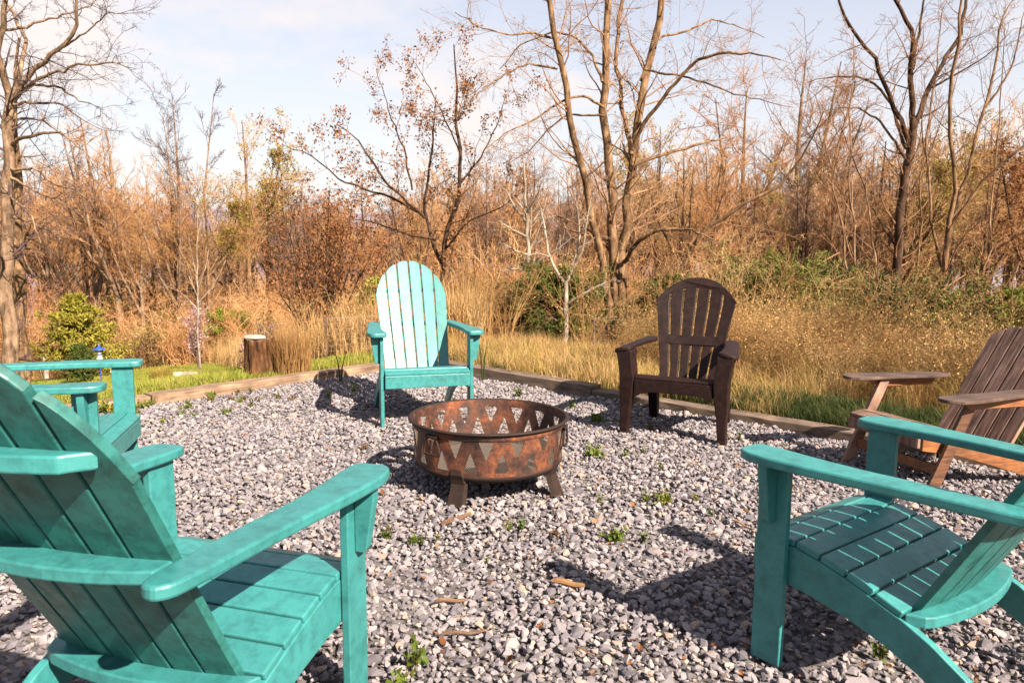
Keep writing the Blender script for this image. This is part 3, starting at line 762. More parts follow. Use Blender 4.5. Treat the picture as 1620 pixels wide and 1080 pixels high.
def build_tree(name, base, limbs, bark, twig, levels, label, cat='tree', group=None, leaves=None, sides=7, K0=16, leaf_name='leaves', jit=.004, thin=.62):
    """limbs: list of (points in world metres, radii); levels: list of grow kwargs"""
    root = empty(name, tuple(base), 0, label, cat, group)
    b = np.asarray(base, float)
    P, Rr = [], []
    for pts, rd in limbs:
        p_, r_ = resample(np.asarray(pts) - b, np.asarray(rd) * thin, K0, jit); P.append(p_); Rr.append(r_)
    P, Rr = np.array(P), np.array(Rr)
    tr = [tubes(P, Rr, sides)]; tw = []
    cp, crr = P, Rr; allp = []
    lens = np.linalg.norm(np.diff(P, axis=1), axis=2).sum(1)
    for li, lv in enumerate(levels):
        lv = dict(lv); n_ = lv.pop('n')
        if li == 0 and 'per_m' in lv:
            pm = lv.pop('per_m'); n_ = np.maximum(2, (lens * pm).astype(int))
        C, CR = grow(cp, crr, n_, **lv)
        (tr if li == 0 and CR[:, 0].mean() > .02 else tw).append(tubes(C, CR, 4 if li == 0 else 3)); allp.append(C); cp, crr = C, CR
    v, f = join(tr); link('trunk', mesh_np('trunk', v, f, True), bark, root)
    if tw: v, f = join(tw); link('crown', mesh_np('crown', v, f, False), twig, root)
    if leaves:
        n_, size, mat, lvl, kw = leaves
        v, f = leaves_on(allp[lvl], n_, size, **kw); link(leaf_name, mesh_np(leaf_name, v, f), mat, root)
    return root
def trace(Y0, seq, y1=None, bow=0.0):
    """limb through picture points, standing between the distances Y0 and y1"""
    n_ = len(seq); y1 = Y0 if y1 is None else y1
    return [at(px, py, Y0 + (y1 - Y0) * k / (n_ - 1) + bow * math.sin(math.pi * k / (n_ - 1))) for k, (px, py) in enumerate(seq)]
def gbase(px, Y):
    x = at(px, 540, Y)[0]; return np.array([x, Y, float(ground_z(x, Y))])

# --- the many-stemmed tree between the teal and the brown chair
Yc = 12.0; bc = gbase(981, Yc)
def up_to(b, pts): return [b] + pts
L = []
def rr_(a, b, n_=4): return list(np.linspace(a, b, n_))
L.append((up_to(bc + [-.08, 0, 0], trace(Yc, [(969, 518), (951, 415), (930, 290), (909, 233), (896, 155), (881, 67), (868, 0), (850, -120), (838, -220)], 11.2)), [.12, .10, .085, .075, .06, .03]))
L.append((up_to(bc, trace(Yc + .1, [(979, 518), (971, 415), (966, 311), (961, 259), (956, 155), (960, 78), (964, 0), (968, -110), (960, -260)], 12.4)), [.16, .13, .11, .09, .075, .03]))
L.append((up_to(bc + [.05, .05, 0], trace(Yc, [(984, 518), (986, 404), (997, 290), (1000, 249), (1015, 130), (1036, 52), (1046, 0), (1075, -100), (1090, -210)], 12.8)), [.16, .13, .11, .095, .08, .03]))
L.append((trace(Yc + .1, [(998, 245), (988, 190), (982, 155), (974, 78), (984, 0), (990, -140)], 13.2), [.065, .05, .045, .02]))
L.append((trace(Yc + .1, [(1001, 236), (1020, 195), (1052, 150), (1104, 93), (1150, 84), (1200, 86), (1235, 95)], 11.0), [.055, .045, .035, .012]))
L.append((trace(Yc, [(999, 262), (1025, 252), (1062, 241), (1104, 228), (1150, 218)], 12.9), [.05, .04, .02]))
L.append((trace(Yc, [(987, 415), (1005, 385), (1041, 363), (1093, 363), (1130, 380)], 10.8), [.06, .05, .035, .015]))
L.append((trace(11.6, [(1000, 520), (1030, 480), (1067, 441), (1114, 363), (1181, 321), (1249, 280), (1285, 225), (1303, 176)], 10.2), [.06, .055, .045, .035, .01]))
L.append((trace(11.9, [(881, 109), (834, 100), (782, 128), (745, 160)], 11.0), [.03, .02, .008]))
L.append((trace(11.7, [(886, 62), (844, 52), (803, 57), (756, 41), (720, 20)], 10.8), [.035, .02, .008]))
L.append((trace(12.1, [(957, 171), (922, 150), (886, 161), (844, 192), (803, 207), (770, 235)], 11.0), [.035, .025, .008]))
L.append((trace(12.0, [(957, 184), (896, 181), (865, 207), (839, 238), (800, 262)], 12.9), [.03, .02, .008]))
L.append((trace(12.1, [(953, 130), (938, 88), (907, 57), (870, 50), (820, 75), (790, 110)], 12.8), [.04, .025, .01]))
L.append((trace(12.1, [(1014, 128), (1040, 60), (1080, 52), (1130, 30), (1170, 42), (1210, 60)], 12.9), [.035, .025, .008]))
L.append((trace(12.0, [(1020, 110), (1060, 118), (1110, 128), (1165, 150), (1210, 160), (1255, 170)], 11.2), [.03, .02, .006]))
L.append((trace(12.2, [(968, 400), (940, 370), (905, 350), (860, 335), (835, 330)], 11.4), [.03, .02, .006]))
L.append((trace(11.4, [(1000, 520), (1020, 498), (1035, 470), (1075, 405), (1090, 385)], 11.0), [.035, .025, .01]))
build_tree('bare_tree', bc, L, M['bark'], M['twig'],
           [dict(n=8, per_m=4.3, ratio=.35, ang=.95, K=7, t0=.22, wob_=.16, trop=.03, rr=.26, minr=.004, abs_len=1.35, decay=.35),
            dict(n=6, ratio=.5, ang=.8, K=5, t0=.15, wob_=.2, trop=.03, rr=.5, minr=.0026),
            dict(n=6, ratio=.6, ang=.7, K=4, t0=.2, wob_=.25, trop=.02, rr=.6, minr=.0018)],
           'tall bare tree with several leaning stems, standing between the teal chair and the brown chair', sides=10, K0=20,
           leaves=(500, .035, M['dead_leaf'], 2, dict(droop=.8, spread=.01)))

# --- the big oak at the left edge and its pale neighbour
Ya = 17.0; ba = gbase(10, Ya)
T_ = [(10, 520), (12, 400), (13, 300), (14, 230), (17, 162)]
L = [(up_to(ba, trace(Ya, T_)), [.27, .22, .19, .17, .14])]
L.append((trace(Ya, [(16, 165), (4, 115), (-2, 74), (10, 10), (20, -60), (10, -160)], 16), [.12, .09, .06, .02]))
L.append((trace(Ya, [(17, 160), (36, 98), (44, 72), (32, 45), (20, 20), (-20, -40)], 18), [.09, .06, .05, .02]))
L.append((trace(Ya, [(19, 160), (56, 107), (89, 81), (122, 48), (118, 0), (130, -60)], 16.2), [.10, .07, .05, .02]))
L.append((trace(Ya, [(38, 143), (74, 115), (122, 104), (170, 98), (215, 109)], 15.8), [.06, .04, .03, .008]))
L.append((trace(Ya, [(15, 232), (30, 218), (67, 211), (93, 207), (122, 230), (150, 255)], 16), [.07, .05, .03, .01]))
L.append((trace(Ya, [(18, 200), (30, 187), (67, 189), (85, 204), (110, 225)], 18), [.05, .03, .01]))
L.append((trace(Ya, [(16, 267), (56, 267), (85, 293), (122, 300), (150, 325)], 15.8), [.05, .03, .01]))
L.append((trace(Ya, [(20, 165), (67, 163), (96, 163), (130, 189), (160, 205)], 17.8), [.05, .03, .01]))
L.append((trace(Ya, [(52, 134), (93, 137), (126, 159), (165, 174)], 16.6), [.04, .03, .008]))
L.append((trace(Ya, [(14, 310), (25, 318), (45, 332), (52, 350), (65, 385)], 16.4), [.045, .035, .015]))
L.append((trace(Ya, [(14, 280), (50, 300), (90, 315), (130, 345), (165, 350)], 16.2), [.045, .03, .008]))
L.append((trace(Ya, [(14, 340), (50, 352), (90, 372), (120, 380)], 17.6), [.04, .025, .008]))
L.append((trace(Ya, [(100, 75), (140, 50), (170, 20), (200, 25)], 16.4), [.035, .02, .008]))
L.append((trace(Ya, [(5, 48), (40, 45), (80, 30), (140, 10), (175, -10)], 17.5), [.045, .03, .01]))
L.append((trace(Ya, [(20, -40), (60, -30), (110, -40), (150, -30)], 17.0), [.05, .03, .01]))
build_tree('oak_tree', ba, L, M['bark_grey'], M['twig_plum'],
           [dict(n=8, per_m=3.8, ratio=.35, ang=.95, K=6, t0=.12, wob_=.22, trop=.02, rr=.3, minr=.006, abs_len=1.5, decay=.35),
            dict(n=5, ratio=.5, ang=.85, K=5, t0=.15, wob_=.26, trop=.03, rr=.55, minr=.004),
            dict(n=6, ratio=.5, ang=.8, K=4, t0=.15, wob_=.3, trop=.03, rr=.6, minr=.003)],
           'big bare oak at the left edge with gnarled spreading limbs', 'tree', sides=12, K0=16, jit=.007, thin=.70)
b2 = gbase(31, 18.5)
build_tree('bare_tree', b2, [(up_to(b2, trace(18.5, [(32, 500), (29, 400), (26, 300), (24, 200), (30, 60)], 19)), [.22, .18, .15, .09, .03])], M['bark'], M['twig'],
           [dict(n=18, ratio=.16, ang=.9, K=6, t0=.35, wob_=.2, rr=.3, minr=.006), dict(n=5, ratio=.5, ang=.8, K=4, rr=.6, minr=.004)],
           'slimmer straight trunk close beside the big oak', sides=10, thin=.8)

# --- oak sapling that keeps its dead leaves, behind the teal chair
Yd = 13.0; bd = gbase(706, Yd)
L = [(up_to(bd, trace(Yd, [(704, 456), (699, 389), (720, 330), (730, 290), (725, 207), (722, 130), (718, 70)], 12.6)), [.09, .07, .055, .04, .015])]
L.append((trace(Yd, [(700, 420), (689, 394), (668, 332), (680, 270), (684, 225), (690, 150)], 13.6), [.055, .04, .03, .01]))
L.append((trace(Yd, [(672, 345), (640, 315), (611, 290), (564, 218), (533, 197)], 12.0), [.04, .03, .01]))
L.append((trace(Yd, [(660, 335), (616, 311), (544, 290), (492, 244), (445, 228)], 12.0), [.04, .025, .008]))
L.append((trace(Yd, [(652, 300), (640, 240), (620, 190), (595, 109)], 13.8), [.03, .02, .008]))
L.append((trace(Yd, [(728, 290), (761, 249), (787, 197), (800, 150)], 13.6), [.035, .02, .008]))
L.append((trace(Yd, [(700, 400), (740, 350), (790, 330), (830, 300)], 12.3), [.035, .02, .008]))
L.append((trace(Yd, [(727, 240), (700, 180), (670, 120), (650, 90)], 12.6), [.025, .015, .006]))
L.append((trace(Yd, [(690, 380), (640, 370), (590, 350), (540, 345)], 13.4), [.035, .02, .008]))
build_tree('oak_tree', bd, L, M['bark_dark'], M['twig'],
           [dict(n=8, per_m=4.5, ratio=.35, ang=.9, K=6, t0=.15, wob_=.2, trop=.05, rr=.35, minr=.004, abs_len=1.0, decay=.35),
            dict(n=5, ratio=.5, ang=.8, K=5, t0=.15, wob_=.25, trop=.03, rr=.6, minr=.003),
            dict(n=3, ratio=.55, ang=.8, K=4, t0=.15, wob_=.25, rr=.6, minr=.0024)],
           'small spreading oak with rust-coloured dead leaves, rising behind the far teal chair', sides=8,
           leaves=(5600, .050, M['dead_leaf'], 1, dict(droop=1.0, spread=.05)))

# --- right-hand trees
Yg = 13.5; bg_ = gbase(1413, Yg)
L = [(up_to(bg_, trace(Yg, [(1415, 508), (1420, 415), (1427, 311), (1438, 240), (1446, 192)])), [.15, .13, .12, .11])]
L.append((trace(Yg, [(1444, 200), (1441, 104), (1446, 52), (1415, 0), (1390, -80)], 13), [.09, .07, .05, .02]))
L.append((trace(Yg, [(1448, 195), (1477, 124), (1518, 62), (1529, 0), (1540, -90)], 14.4), [.08, .06, .045, .02]))
L.append((trace(Yg, [(1438, 225), (1410, 155), (1384, 93), (1342, 41), (1327, 0), (1315, -70)], 12.6), [.07, .055, .04, .02]))
L.append((trace(Yg, [(1434, 235), (1410, 170), (1394, 140), (1363, 122), (1311, 122), (1275, 132)], 14.4), [.055, .04, .03, .008]))
L.append((trace(Yg, [(1432, 250), (1394, 192), (1358, 171), (1327, 171)], 12.9), [.04, .03, .012]))
L.append((trace(Yg, [(1444, 110), (1452, 60), (1462, 0), (1470, -70)], 14), [.045, .03, .015]))
L.append((trace(Yg, [(1470, 140), (1510, 120), (1560, 90), (1600, 50)], 13), [.035, .02, .008]))
L.append((trace(Yg, [(1422, 400), (1380, 330), (1350, 250), (1330, 200)], 14), [.03, .02, .008]))
L.append((trace(Yg, [(1425, 330), (1460, 270), (1480, 220), (1500, 160)], 14.3), [.03, .02, .008]))
build_tree('bare_tree', bg_, L, M['bark_dark'], M['twig'],
           [dict(n=8, per_m=3.6, ratio=.35, ang=.9, K=6, t0=.15, wob_=.2, trop=.04, rr=.28, minr=.005, abs_len=1.3, decay=.35),
            dict(n=5, ratio=.5, ang=.8, K=5, t0=.15, wob_=.22, trop=.03, rr=.6, minr=.0035),
            dict(n=4, ratio=.5, ang=.8, K=4, t0=.15, wob_=.28, rr=.6, minr=.0028)],
           'dark forked tree right of the brown chair, splitting into five limbs high up', sides=10)
Yh = 11.5; bh = gbase(1483, Yh)
L = [(up_to(bh, trace(Yh, [(1485, 467), (1498, 384), (1509, 311), (1505, 181), (1511, 78), (1518, 0), (1525, -90)], 11)), [.09, .075, .05, .04, .015])]
L.append((trace(Yh, [(1500, 380), (1519, 311), (1555, 181), (1575, 104), (1581, 31), (1620, -20)], 12), [.05, .04, .03, .01]))
L.append((trace(Yh, [(1503, 360), (1560, 280), (1620, 233), (1680, 190)], 10.8), [.045, .03, .012]))
L.append((trace(Yh, [(1490, 430), (1470, 330), (1465, 230), (1480, 130), (1490, 20)], 12.2), [.035, .028, .01]))
L.append((trace(Yh, [(1560, 170), (1600, 110), (1620, 20)], 11.4), [.03, .02, .008]))
build_tree('bare_tree', bh, L, M['bark'], M['twig'],
           [dict(n=8, per_m=3.2, ratio=.35, ang=.75, K=6, t0=.2, wob_=.15, trop=.06, rr=.3, minr=.004, abs_len=1.2, decay=.35),
            dict(n=5, ratio=.5, ang=.7, K=5, t0=.15, wob_=.18, trop=.03, rr=.6, minr=.003),
            dict(n=3, ratio=.5, ang=.7, K=4, t0=.15, wob_=.2, rr=.6, minr=.0024)],
           'slender reddish-twigged tree above the old wooden chair', sides=8)
# thin upright stems between them
for k, (px, Yk, top, lb) in enumerate([(1360, 11.0, (1350, 60), 'thin bare sapling just right of the brown chair back'), (1392, 10.6, (1372, 240), 'thin leaning sapling left of the forked tree'),
                                 (1446, 12.5, (1462, 120), 'thin bare sapling between the two tall right-hand trees'), (1545, 12.8, (1590, 40), 'thin sapling above the right corner of the old wooden chair'),
                                 (1345, 12.0, (1290, 150), 'thin sapling leaning over the brown chair from the right')]):
    b_ = gbase(px, Yk); mid = ((px * .5 + top[0] * .5) + rng.uniform(-14, 14), 300)
    build_tree('sapling', b_, [(up_to(b_, trace(Yk, [(px + 2, 480), mid, top], Yk + .5)), [.035, .028, .02, .008])], M['bark'], M['twig'],
               [dict(n=16, ratio=.30, ang=.65, K=6, t0=.25, wob_=.13, trop=.06, rr=.45, minr=.004), dict(n=5, ratio=.5, ang=.7, K=4, wob_=.2, rr=.6, minr=.003)],
               lb, 'sapling', 'thin saplings in the thicket on the right', sides=6)
# --- pale sycamore saplings
Ys = 11.0
b_ = gbase(850, Ys)
L = [(up_to(b_, trace(Ys, [(846, 480), (840, 435), (837, 404), (832, 360), (830, 300), (828, 250)])), [.045, .04, .03, .012])]
for sq in ([(841, 437), (854, 411), (883, 394), (905, 375)], [(838, 404), (815, 397), (796, 385)], [(839, 428), (815, 425), (790, 428)], [(836, 400), (850, 370), (862, 340)],
           [(833, 350), (815, 330), (800, 300)], [(832, 340), (850, 310), (858, 285)], [(845, 465), (815, 460), (795, 470)], [(834, 375), (808, 362), (790, 350)], [(848, 485), (805, 480), (760, 484)]):
    L.append((trace(Ys, sq, Ys + rng.uniform(-.5, .5)), [.022, .014, .006]))
build_tree('sycamore_sapling', b_, L, M['bark_white'], M['bark_white'], [dict(n=7, ratio=.4, ang=.8, K=5, t0=.2, wob_=.2, trop=.05, rr=.5, minr=.004), dict(n=4, ratio=.5, ang=.8, K=4, wob_=.2, rr=.6, minr=.003)],
           'chalk-white leafless sapling with sideways branches, behind the gap between the chairs', 'sapling', sides=7, thin=.95)
b_ = gbase(894, 10.0)
L = [(up_to(b_, trace(10.0, [(895, 520), (895, 447)])), [.045, .04, .035])]
for sq in ([(895, 450), (878, 426), (866, 399), (862, 360), (850, 310)], [(895, 448), (905, 428), (912, 399), (918, 370), (912, 320)], [(906, 425), (920, 400), (927, 360), (935, 310)], [(896, 480), (915, 470), (940, 455), (975, 440)]):
    L.append((trace(10.0, sq, 10.0 + rng.uniform(-.4, .4)), [.028, .018, .007]))
build_tree('sycamore_sapling', b_, L, M['bark_white'], M['bark_white'], [dict(n=6, ratio=.35, ang=.8, K=5, t0=.3, wob_=.2, trop=.06, rr=.5, minr=.004), dict(n=4, ratio=.5, ang=.8, K=4, wob_=.2, rr=.6, minr=.003)],
           'pale forked sapling with a Y-shaped trunk left of the many-stemmed tree', 'sapling', sides=7, thin=.85)
# --- young tree on the lawn
b_ = gbase(315, 15.5)
L = [(up_to(b_, trace(15.5, [(314, 540), (313, 470), (312, 410), (313, 330)])), [.035, .03, .02, .008])]
for sq in ([(313, 490), (295, 470), (270, 450)], [(313, 480), (335, 455), (350, 430)], [(313, 470), (300, 440), (285, 410)], [(313, 455), (325, 425), (330, 395)], [(313, 500), (335, 480), (360, 470)], [(312, 440), (305, 410), (298, 370)]):
    L.append((trace(15.5, sq, 15.5 + rng.uniform(-.5, .5)), [.018, .012, .005]))
build_tree('young_tree', b_, L, M['bark_white'], M['twig'], [dict(n=6, ratio=.4, ang=.6, K=5, t0=.2, wob_=.12, trop=.1, rr=.5, minr=.004), dict(n=4, ratio=.5, ang=.6, K=4, rr=.6, minr=.003)],
           'slim leafless young tree with a white trunk on the lawn', sides=7)

# --- shrubs
def fan_shrub(name, base, h, n0, spread, bark, twig, label, cat='shrub', leaves=None, r0=.03, levels=None, group=None, leaf_name='leaves'):
    L = []
    for k in range(n0):
        a = rng.uniform(0, 6.28); s_ = rng.uniform(.15, 1) * spread; hh = h * rng.uniform(.7, 1.05)
        d = np.array([math.cos(a), math.sin(a), 0])
        L.append(([base + d * .05 * k / n0, base + d * s_ * .35 + [0, 0, hh * .4], base + d * s_ * .75 + [0, 0, hh * .75], base + d * s_ + [0, 0, hh]], [r0, r0 * .7, r0 * .45, r0 * .2]))
    lv = levels or [dict(n=9, ratio=.38, ang=.55, K=6, t0=.2, wob_=.16, trop=.05, rr=.5, minr=.004), dict(n=5, ratio=.45, ang=.7, K=4, wob_=.22, rr=.6, minr=.003)]
    return build_tree(name, base, L, bark, twig, lv, label, cat, group, leaves, sides=5, K0=10, leaf_name=leaf_name)
b_ = gbase(505, 12.5)
fan_shrub('multi_stemmed_shrub', b_, 2.75, 30, 1.35, M['bark_dark'], M['twig'], 'broad fan of dark stems with clinging orange leaves, left of the far teal chair',
          leaves=(3800, .06, M['dead_leaf'], 1, dict(droop=1.0, spread=.05)), r0=.032)
def evergreen(base, h, wid, mat, label, n_=9000, lean=0.0, size=.10, name='cedar_tree', cat='tree', group=None, bush=False):
    root = empty(name, tuple(base), 0, label, cat, group)
    P0 = np.array([[(lean * t_ + .03 * math.sin(5 * t_), .0, h * t_) for t_ in np.linspace(0, 1, 12)]]); R0 = np.linspace(.05, .01, 12)[None] * h / 2.2
    v, f = tubes(P0, R0, 6); link('trunk', mesh_np('trunk', v, f, True), M['bark_dark'], root)
    m_ = 150; z = rng.uniform(.08 if not bush else .02, .98, m_); ph = uni(m_, 0, 6.28)
    prof = (1 - z) ** .75 * (1.0 if not bush else 1.15) + .08
    if bush: prof = np.sqrt(np.clip(1 - (z - .35) ** 2 / .45, .05, 1))
    ln = wid * prof * uni(m_, .55, 1.2) * (1 + .25 * np.sin(3 * ph + 1))
    K = 6; tt = np.linspace(0, 1, K)[None, :, None]
    st = np.stack([lean * z, 0 * z, z * h * .95], 1)
    dr_ = np.stack([np.cos(ph), np.sin(ph), uni(m_, .0, .7)], 1)
    C = st[:, None] + dr_[:, None] * ln[:, None, None] * tt + np.array([0, 0, -.06])[None, None] * tt ** 2
    CR = np.full((m_, K), .008)
    C2, CR2 = grow(C, CR, 9, ratio=.42, ang=.6, K=4, t0=.2, wob_=.15, trop=.08, rr=.6, minr=.003)
    v, f = join([tubes(C, CR, 3), tubes(C2, CR2, 3)]); link('branches', mesh_np('branches', v, f), M['twig'], root)
    v1, f1 = leaves_on(C2, int(n_ * 1.6), size, aspect=3.2, spread=.02, droop=-.3)
    link('crown', mesh_np('crown', *(lambda a: a)((v1, f1))), mat, root)
    return root
evergreen(gbase(122, 21.0), 2.5, 1.1, M['cedar'], 'yellow-green conical cedar at the far side of the lawn on the left', 12000, size=.12)
evergreen(gbase(126, 18.0), 1.05, .42, M['cedar_dark'], 'small dark green cedar standing in front of the yellow-green one', 5000, size=.09)
evergreen(gbase(243, 29.0), 1.35, .9, M['spring_leaf'], 'low bright green bush at the far lawn edge', 6000, size=.12, name='green_bush', cat='bush', bush=True)
evergreen(gbase(362, 27.0), 1.8, .75, M['spring_leaf'], 'rounded green bush behind the young tree on the lawn', 7000, size=.12, name='green_bush', cat='bush', bush=True)
evergreen(gbase(878, 10.6), 1.10, .70, M['cedar_dark'], 'dark green bush behind the pale forked sapling', 12000, size=.06, name='evergreen_bush', cat='bush', bush=True)
evergreen(gbase(1062, 10.8), 1.15, .55, M['cedar_dark'], 'dark green bush just left of the brown chair back', 8000, size=.06, name='evergreen_bush', cat='bush', bush=True)
evergreen(gbase(1225, 10.0), 1.32, .95, M['cedar_dark'], 'large dark evergreen bush right behind the brown chair', 16000, size=.06, name='evergreen_bush', cat='bush', bush=True)
evergreen(gbase(1325, 10.8), 1.40, 1.0, M['cedar_dark'], 'dark evergreen bush between the brown chair and the forked tree', 15000, size=.06, name='evergreen_bush', cat='bush', bush=True)
evergreen(gbase(1580, 9.6), 1.25, 1.0, M['cedar'], 'olive green bush filling the thicket at the right edge', 13000, size=.06, name='evergreen_bush', cat='bush', bush=True)
evergreen(gbase(1445, 10.4), 1.30, .95, M['cedar_dark'], 'dark green bush low behind the forked tree stems', 10000, size=.06, name='evergreen_bush', cat='bush', bush=True)
evergreen(gbase(1497, 8.8), .95, .5, M['spring_leaf'], 'bright yellow-green bush above the armrest of the old chair', 2600, size=.045, name='green_bush', cat='bush', bush=True)
evergreen(gbase(597, 11.2), 1.25, .35, M['spring_leaf'], 'narrow yellow-green bush beside the left edge of the far teal chair back', 2200, size=.06, name='green_bush', cat='bush', bush=True)
for px, Yk, h, wd, n_, lb in [(312, 20.0, 1.65, .50, 1000, 'pink blossoming redbud behind the young lawn tree'), (420, 15.0, .95, .6, 420, 'faint pink redbud left of the multi-stemmed shrub'),
                              (392, 12.0, .58, .15, 220, 'small pink redbud sprig behind the tree stump'), (60, 30.0, 3.4, 1.5, 1500, 'thin pink redbud showing between the oak trunk and the cedar')]:
    b_ = gbase(px, Yk)
    fan_shrub('redbud_shrub', b_, h, 7, wd * .8, M['twig_plum'], M['twig_plum'], lb, 'shrub', leaves=(n_, .055, M['redbud'], 1, dict(spread=.05)), r0=.02, group='redbud shrubs in bloom', leaf_name='blossom')
# bramble and weed-stem shrubs behind the right edging
for px, Yk, h, sprd, lb, lm in [(1180, 7.6, 1.3, .8, 'straw-coloured bare shrub with tiny buds just right of the brown chair', 1), (1255, 7.9, 1.35, .9, 'tangled straw-coloured shrub over the dry grass', 0),
                                (1130, 9.2, 1.6, .9, 'twiggy pale shrub behind the brown chair back', 1), (1330, 7.4, 1.2, .9, 'arching reddish bramble above the end of the grass strip', 0),
                                (1405, 7.4, 1.25, 1.0, 'leafy bramble behind the far armrest of the old chair', 2), (1500, 6.9, 1.15, 1.0, 'leafy green-brown bramble behind the old chair seat', 2),
                                (1600, 7.4, 1.35, 1.0, 'leafy bramble at the right edge beyond the old chair back', 2), (800, 9.0, 1.1, .8, 'pale twiggy shrub right of the far teal chair', 0),
                                (925, 9.2, 1.3, .8, 'pale twiggy shrub in front of the many-stemmed tree', 1), (1040, 8.6, 1.2, .7, 'pale twiggy shrub left of the brown chair', 1),
                                (560, 9.6, .95, .6, 'pale budded shrub against the left side of the far teal chair', 1), (470, 10.2, 1.0, .7, 'dry budded shrub above the tree stump', 1)]:
    lv = (2200 if lm == 2 else 420, .030 if lm == 2 else .022, M['bramble_leaf'] if lm == 2 else M['straw'], 1, dict(spread=.02))
    fan_shrub('bare_shrub' if lm < 2 else 'bramble', gbase(px, Yk), h, 15, sprd, M['straw'], M['straw'] if lm != 2 else M['twig'], lb, 'shrub', leaves=lv if lm else None, r0=.009,
              levels=[dict(n=6, ratio=.42, ang=.7, K=5, t0=.15, wob_=.25, trop=.0, rr=.6, minr=.0026), dict(n=4, ratio=.5, ang=.8, K=4, wob_=.3, rr=.6, minr=.0018)], group='shrubs in the thicket beyond the edging')

# ------------------------------------------------------------------ the woods: individual trees
def proto_tree(h, wid, seed_levels, trunk_r, lean=.0, forks=3):
    P = []; RR = []
    zz = np.linspace(0, 1, 10)
    base = np.stack([lean * zz * h + .15 * np.sin(zz * 5 + rng.uniform(0, 6)) * zz, .12 * np.sin(zz * 4 + rng.uniform(0, 6)) * zz, zz * h * .98], 1)
    P.append(resample(base, [trunk_r, trunk_r * .8, trunk_r * .5, trunk_r * .15], 12)[0]); RR.append(np.interp(np.linspace(0, 1, 12), [0, .4, .7, 1], [trunk_r, trunk_r * .75, trunk_r * .45, trunk_r * .12]))
    for k in range(forks):
        z0 = rng.uniform(.28, .5); a = rng.uniform(0, 6.28); d = np.array([math.cos(a), math.sin(a), 0]) * wid * rng.uniform(.35, .6)
        s_ = np.array([np.interp(z0, zz, base[:, i]) for i in range(3)]); e = np.array([d[0], d[1], h * rng.uniform(.8, 1.0)])
        pts = [s_, s_ * .6 + e * .4 + np.array([d[0], d[1], 0]) * .18, e]
        pp, r_ = resample(pts, [trunk_r * .55, trunk_r * .35, trunk_r * .1], 12); P.append(pp); RR.append(r_)
    P, RR = np.array(P), np.array(RR)
    tr = [tubes(P, RR, 6)]; tw = []; cp, cr_ = P, RR; last = None
    for i, lv in enumerate(seed_levels):
        lv = dict(lv); n_ = lv.pop('n'); C, CR = grow(cp, cr_, n_, **lv); (tw if i else tr).append(tubes(C, CR, 3)); cp, cr_ = C, CR; last = C
    return join(tr), join(tw), last
woods_levels = [dict(n=18, ratio=.34, ang=.85, K=6, t0=.30, wob_=.16, trop=.07, rr=.35, minr=.015, decay=.55),
                dict(n=9, ratio=.48, ang=.65, K=4, t0=.15, wob_=.2, trop=.06, rr=.55, minr=.009),
                dict(n=8, ratio=.55, ang=.6, K=3, t0=.1, wob_=.25, trop=.04, rr=.6, minr=.0055)]
protos = []
spec = [(11, 4.5, .17, 0, 3, M['bark'], M['twig_far'], None), (12, 5, .20, .02, 4, M['bark_grey'], M['twig_far'], None), (10, 4, .14, -.03, 2, M['bark_dark'], M['twig_far'], None),
        (12.5, 3.8, .16, .03, 2, M['bark_grey'], M['twig_plum'], None), (9, 4.5, .13, .04, 4, M['bark_dark'], M['twig'], None), (11, 3.5, .15, 0, 3, M['bark'], M['twig_far'], ('yellow_leaf', 2600)),
        (8.5, 4, .12, 0, 3, M['bark_dark'], M['twig_far'], ('dead_leaf', 3000))]
kinds = ['bare brown tree', 'bare tree with a pale trunk', 'dark bare tree', 'tall bare grey tree', 'low bare spreading tree', 'tree with yellow-green buds', 'tree with clinging orange leaves']
for h, wd, tr_, ln, fk, bk, tw_, lf in spec:
    (v, f), (v2, f2), last = proto_tree(h, wd, woods_levels, tr_, ln, fk)
    ms = [('trunk', mesh_np('trunk', v, f, True), bk), ('crown', mesh_np('crown', v2, f2), tw_)]
    if lf: v3, f3 = leaves_on(last, lf[1], .10, aspect=1.3, spread=.1); ms.append(('leaves', mesh_np('leaves', v3, f3), M[lf[0]]))
    for _, me_, mt in ms: me_.materials.append(mt)
    protos.append(ms)
def plant(kind, px, Y, sc_, rz, label, group):
    b_ = gbase(px, Y); root = empty('woodland_tree', tuple(b_), rz, label, 'tree', group); root.scale = (sc_ * rng.uniform(.9, 1.15),) * 2 + (sc_,)
    for nm, me_, mt in protos[kind]:
        o = bpy.data.objects.new(nm, me_); COL.objects.link(o); o.parent = root
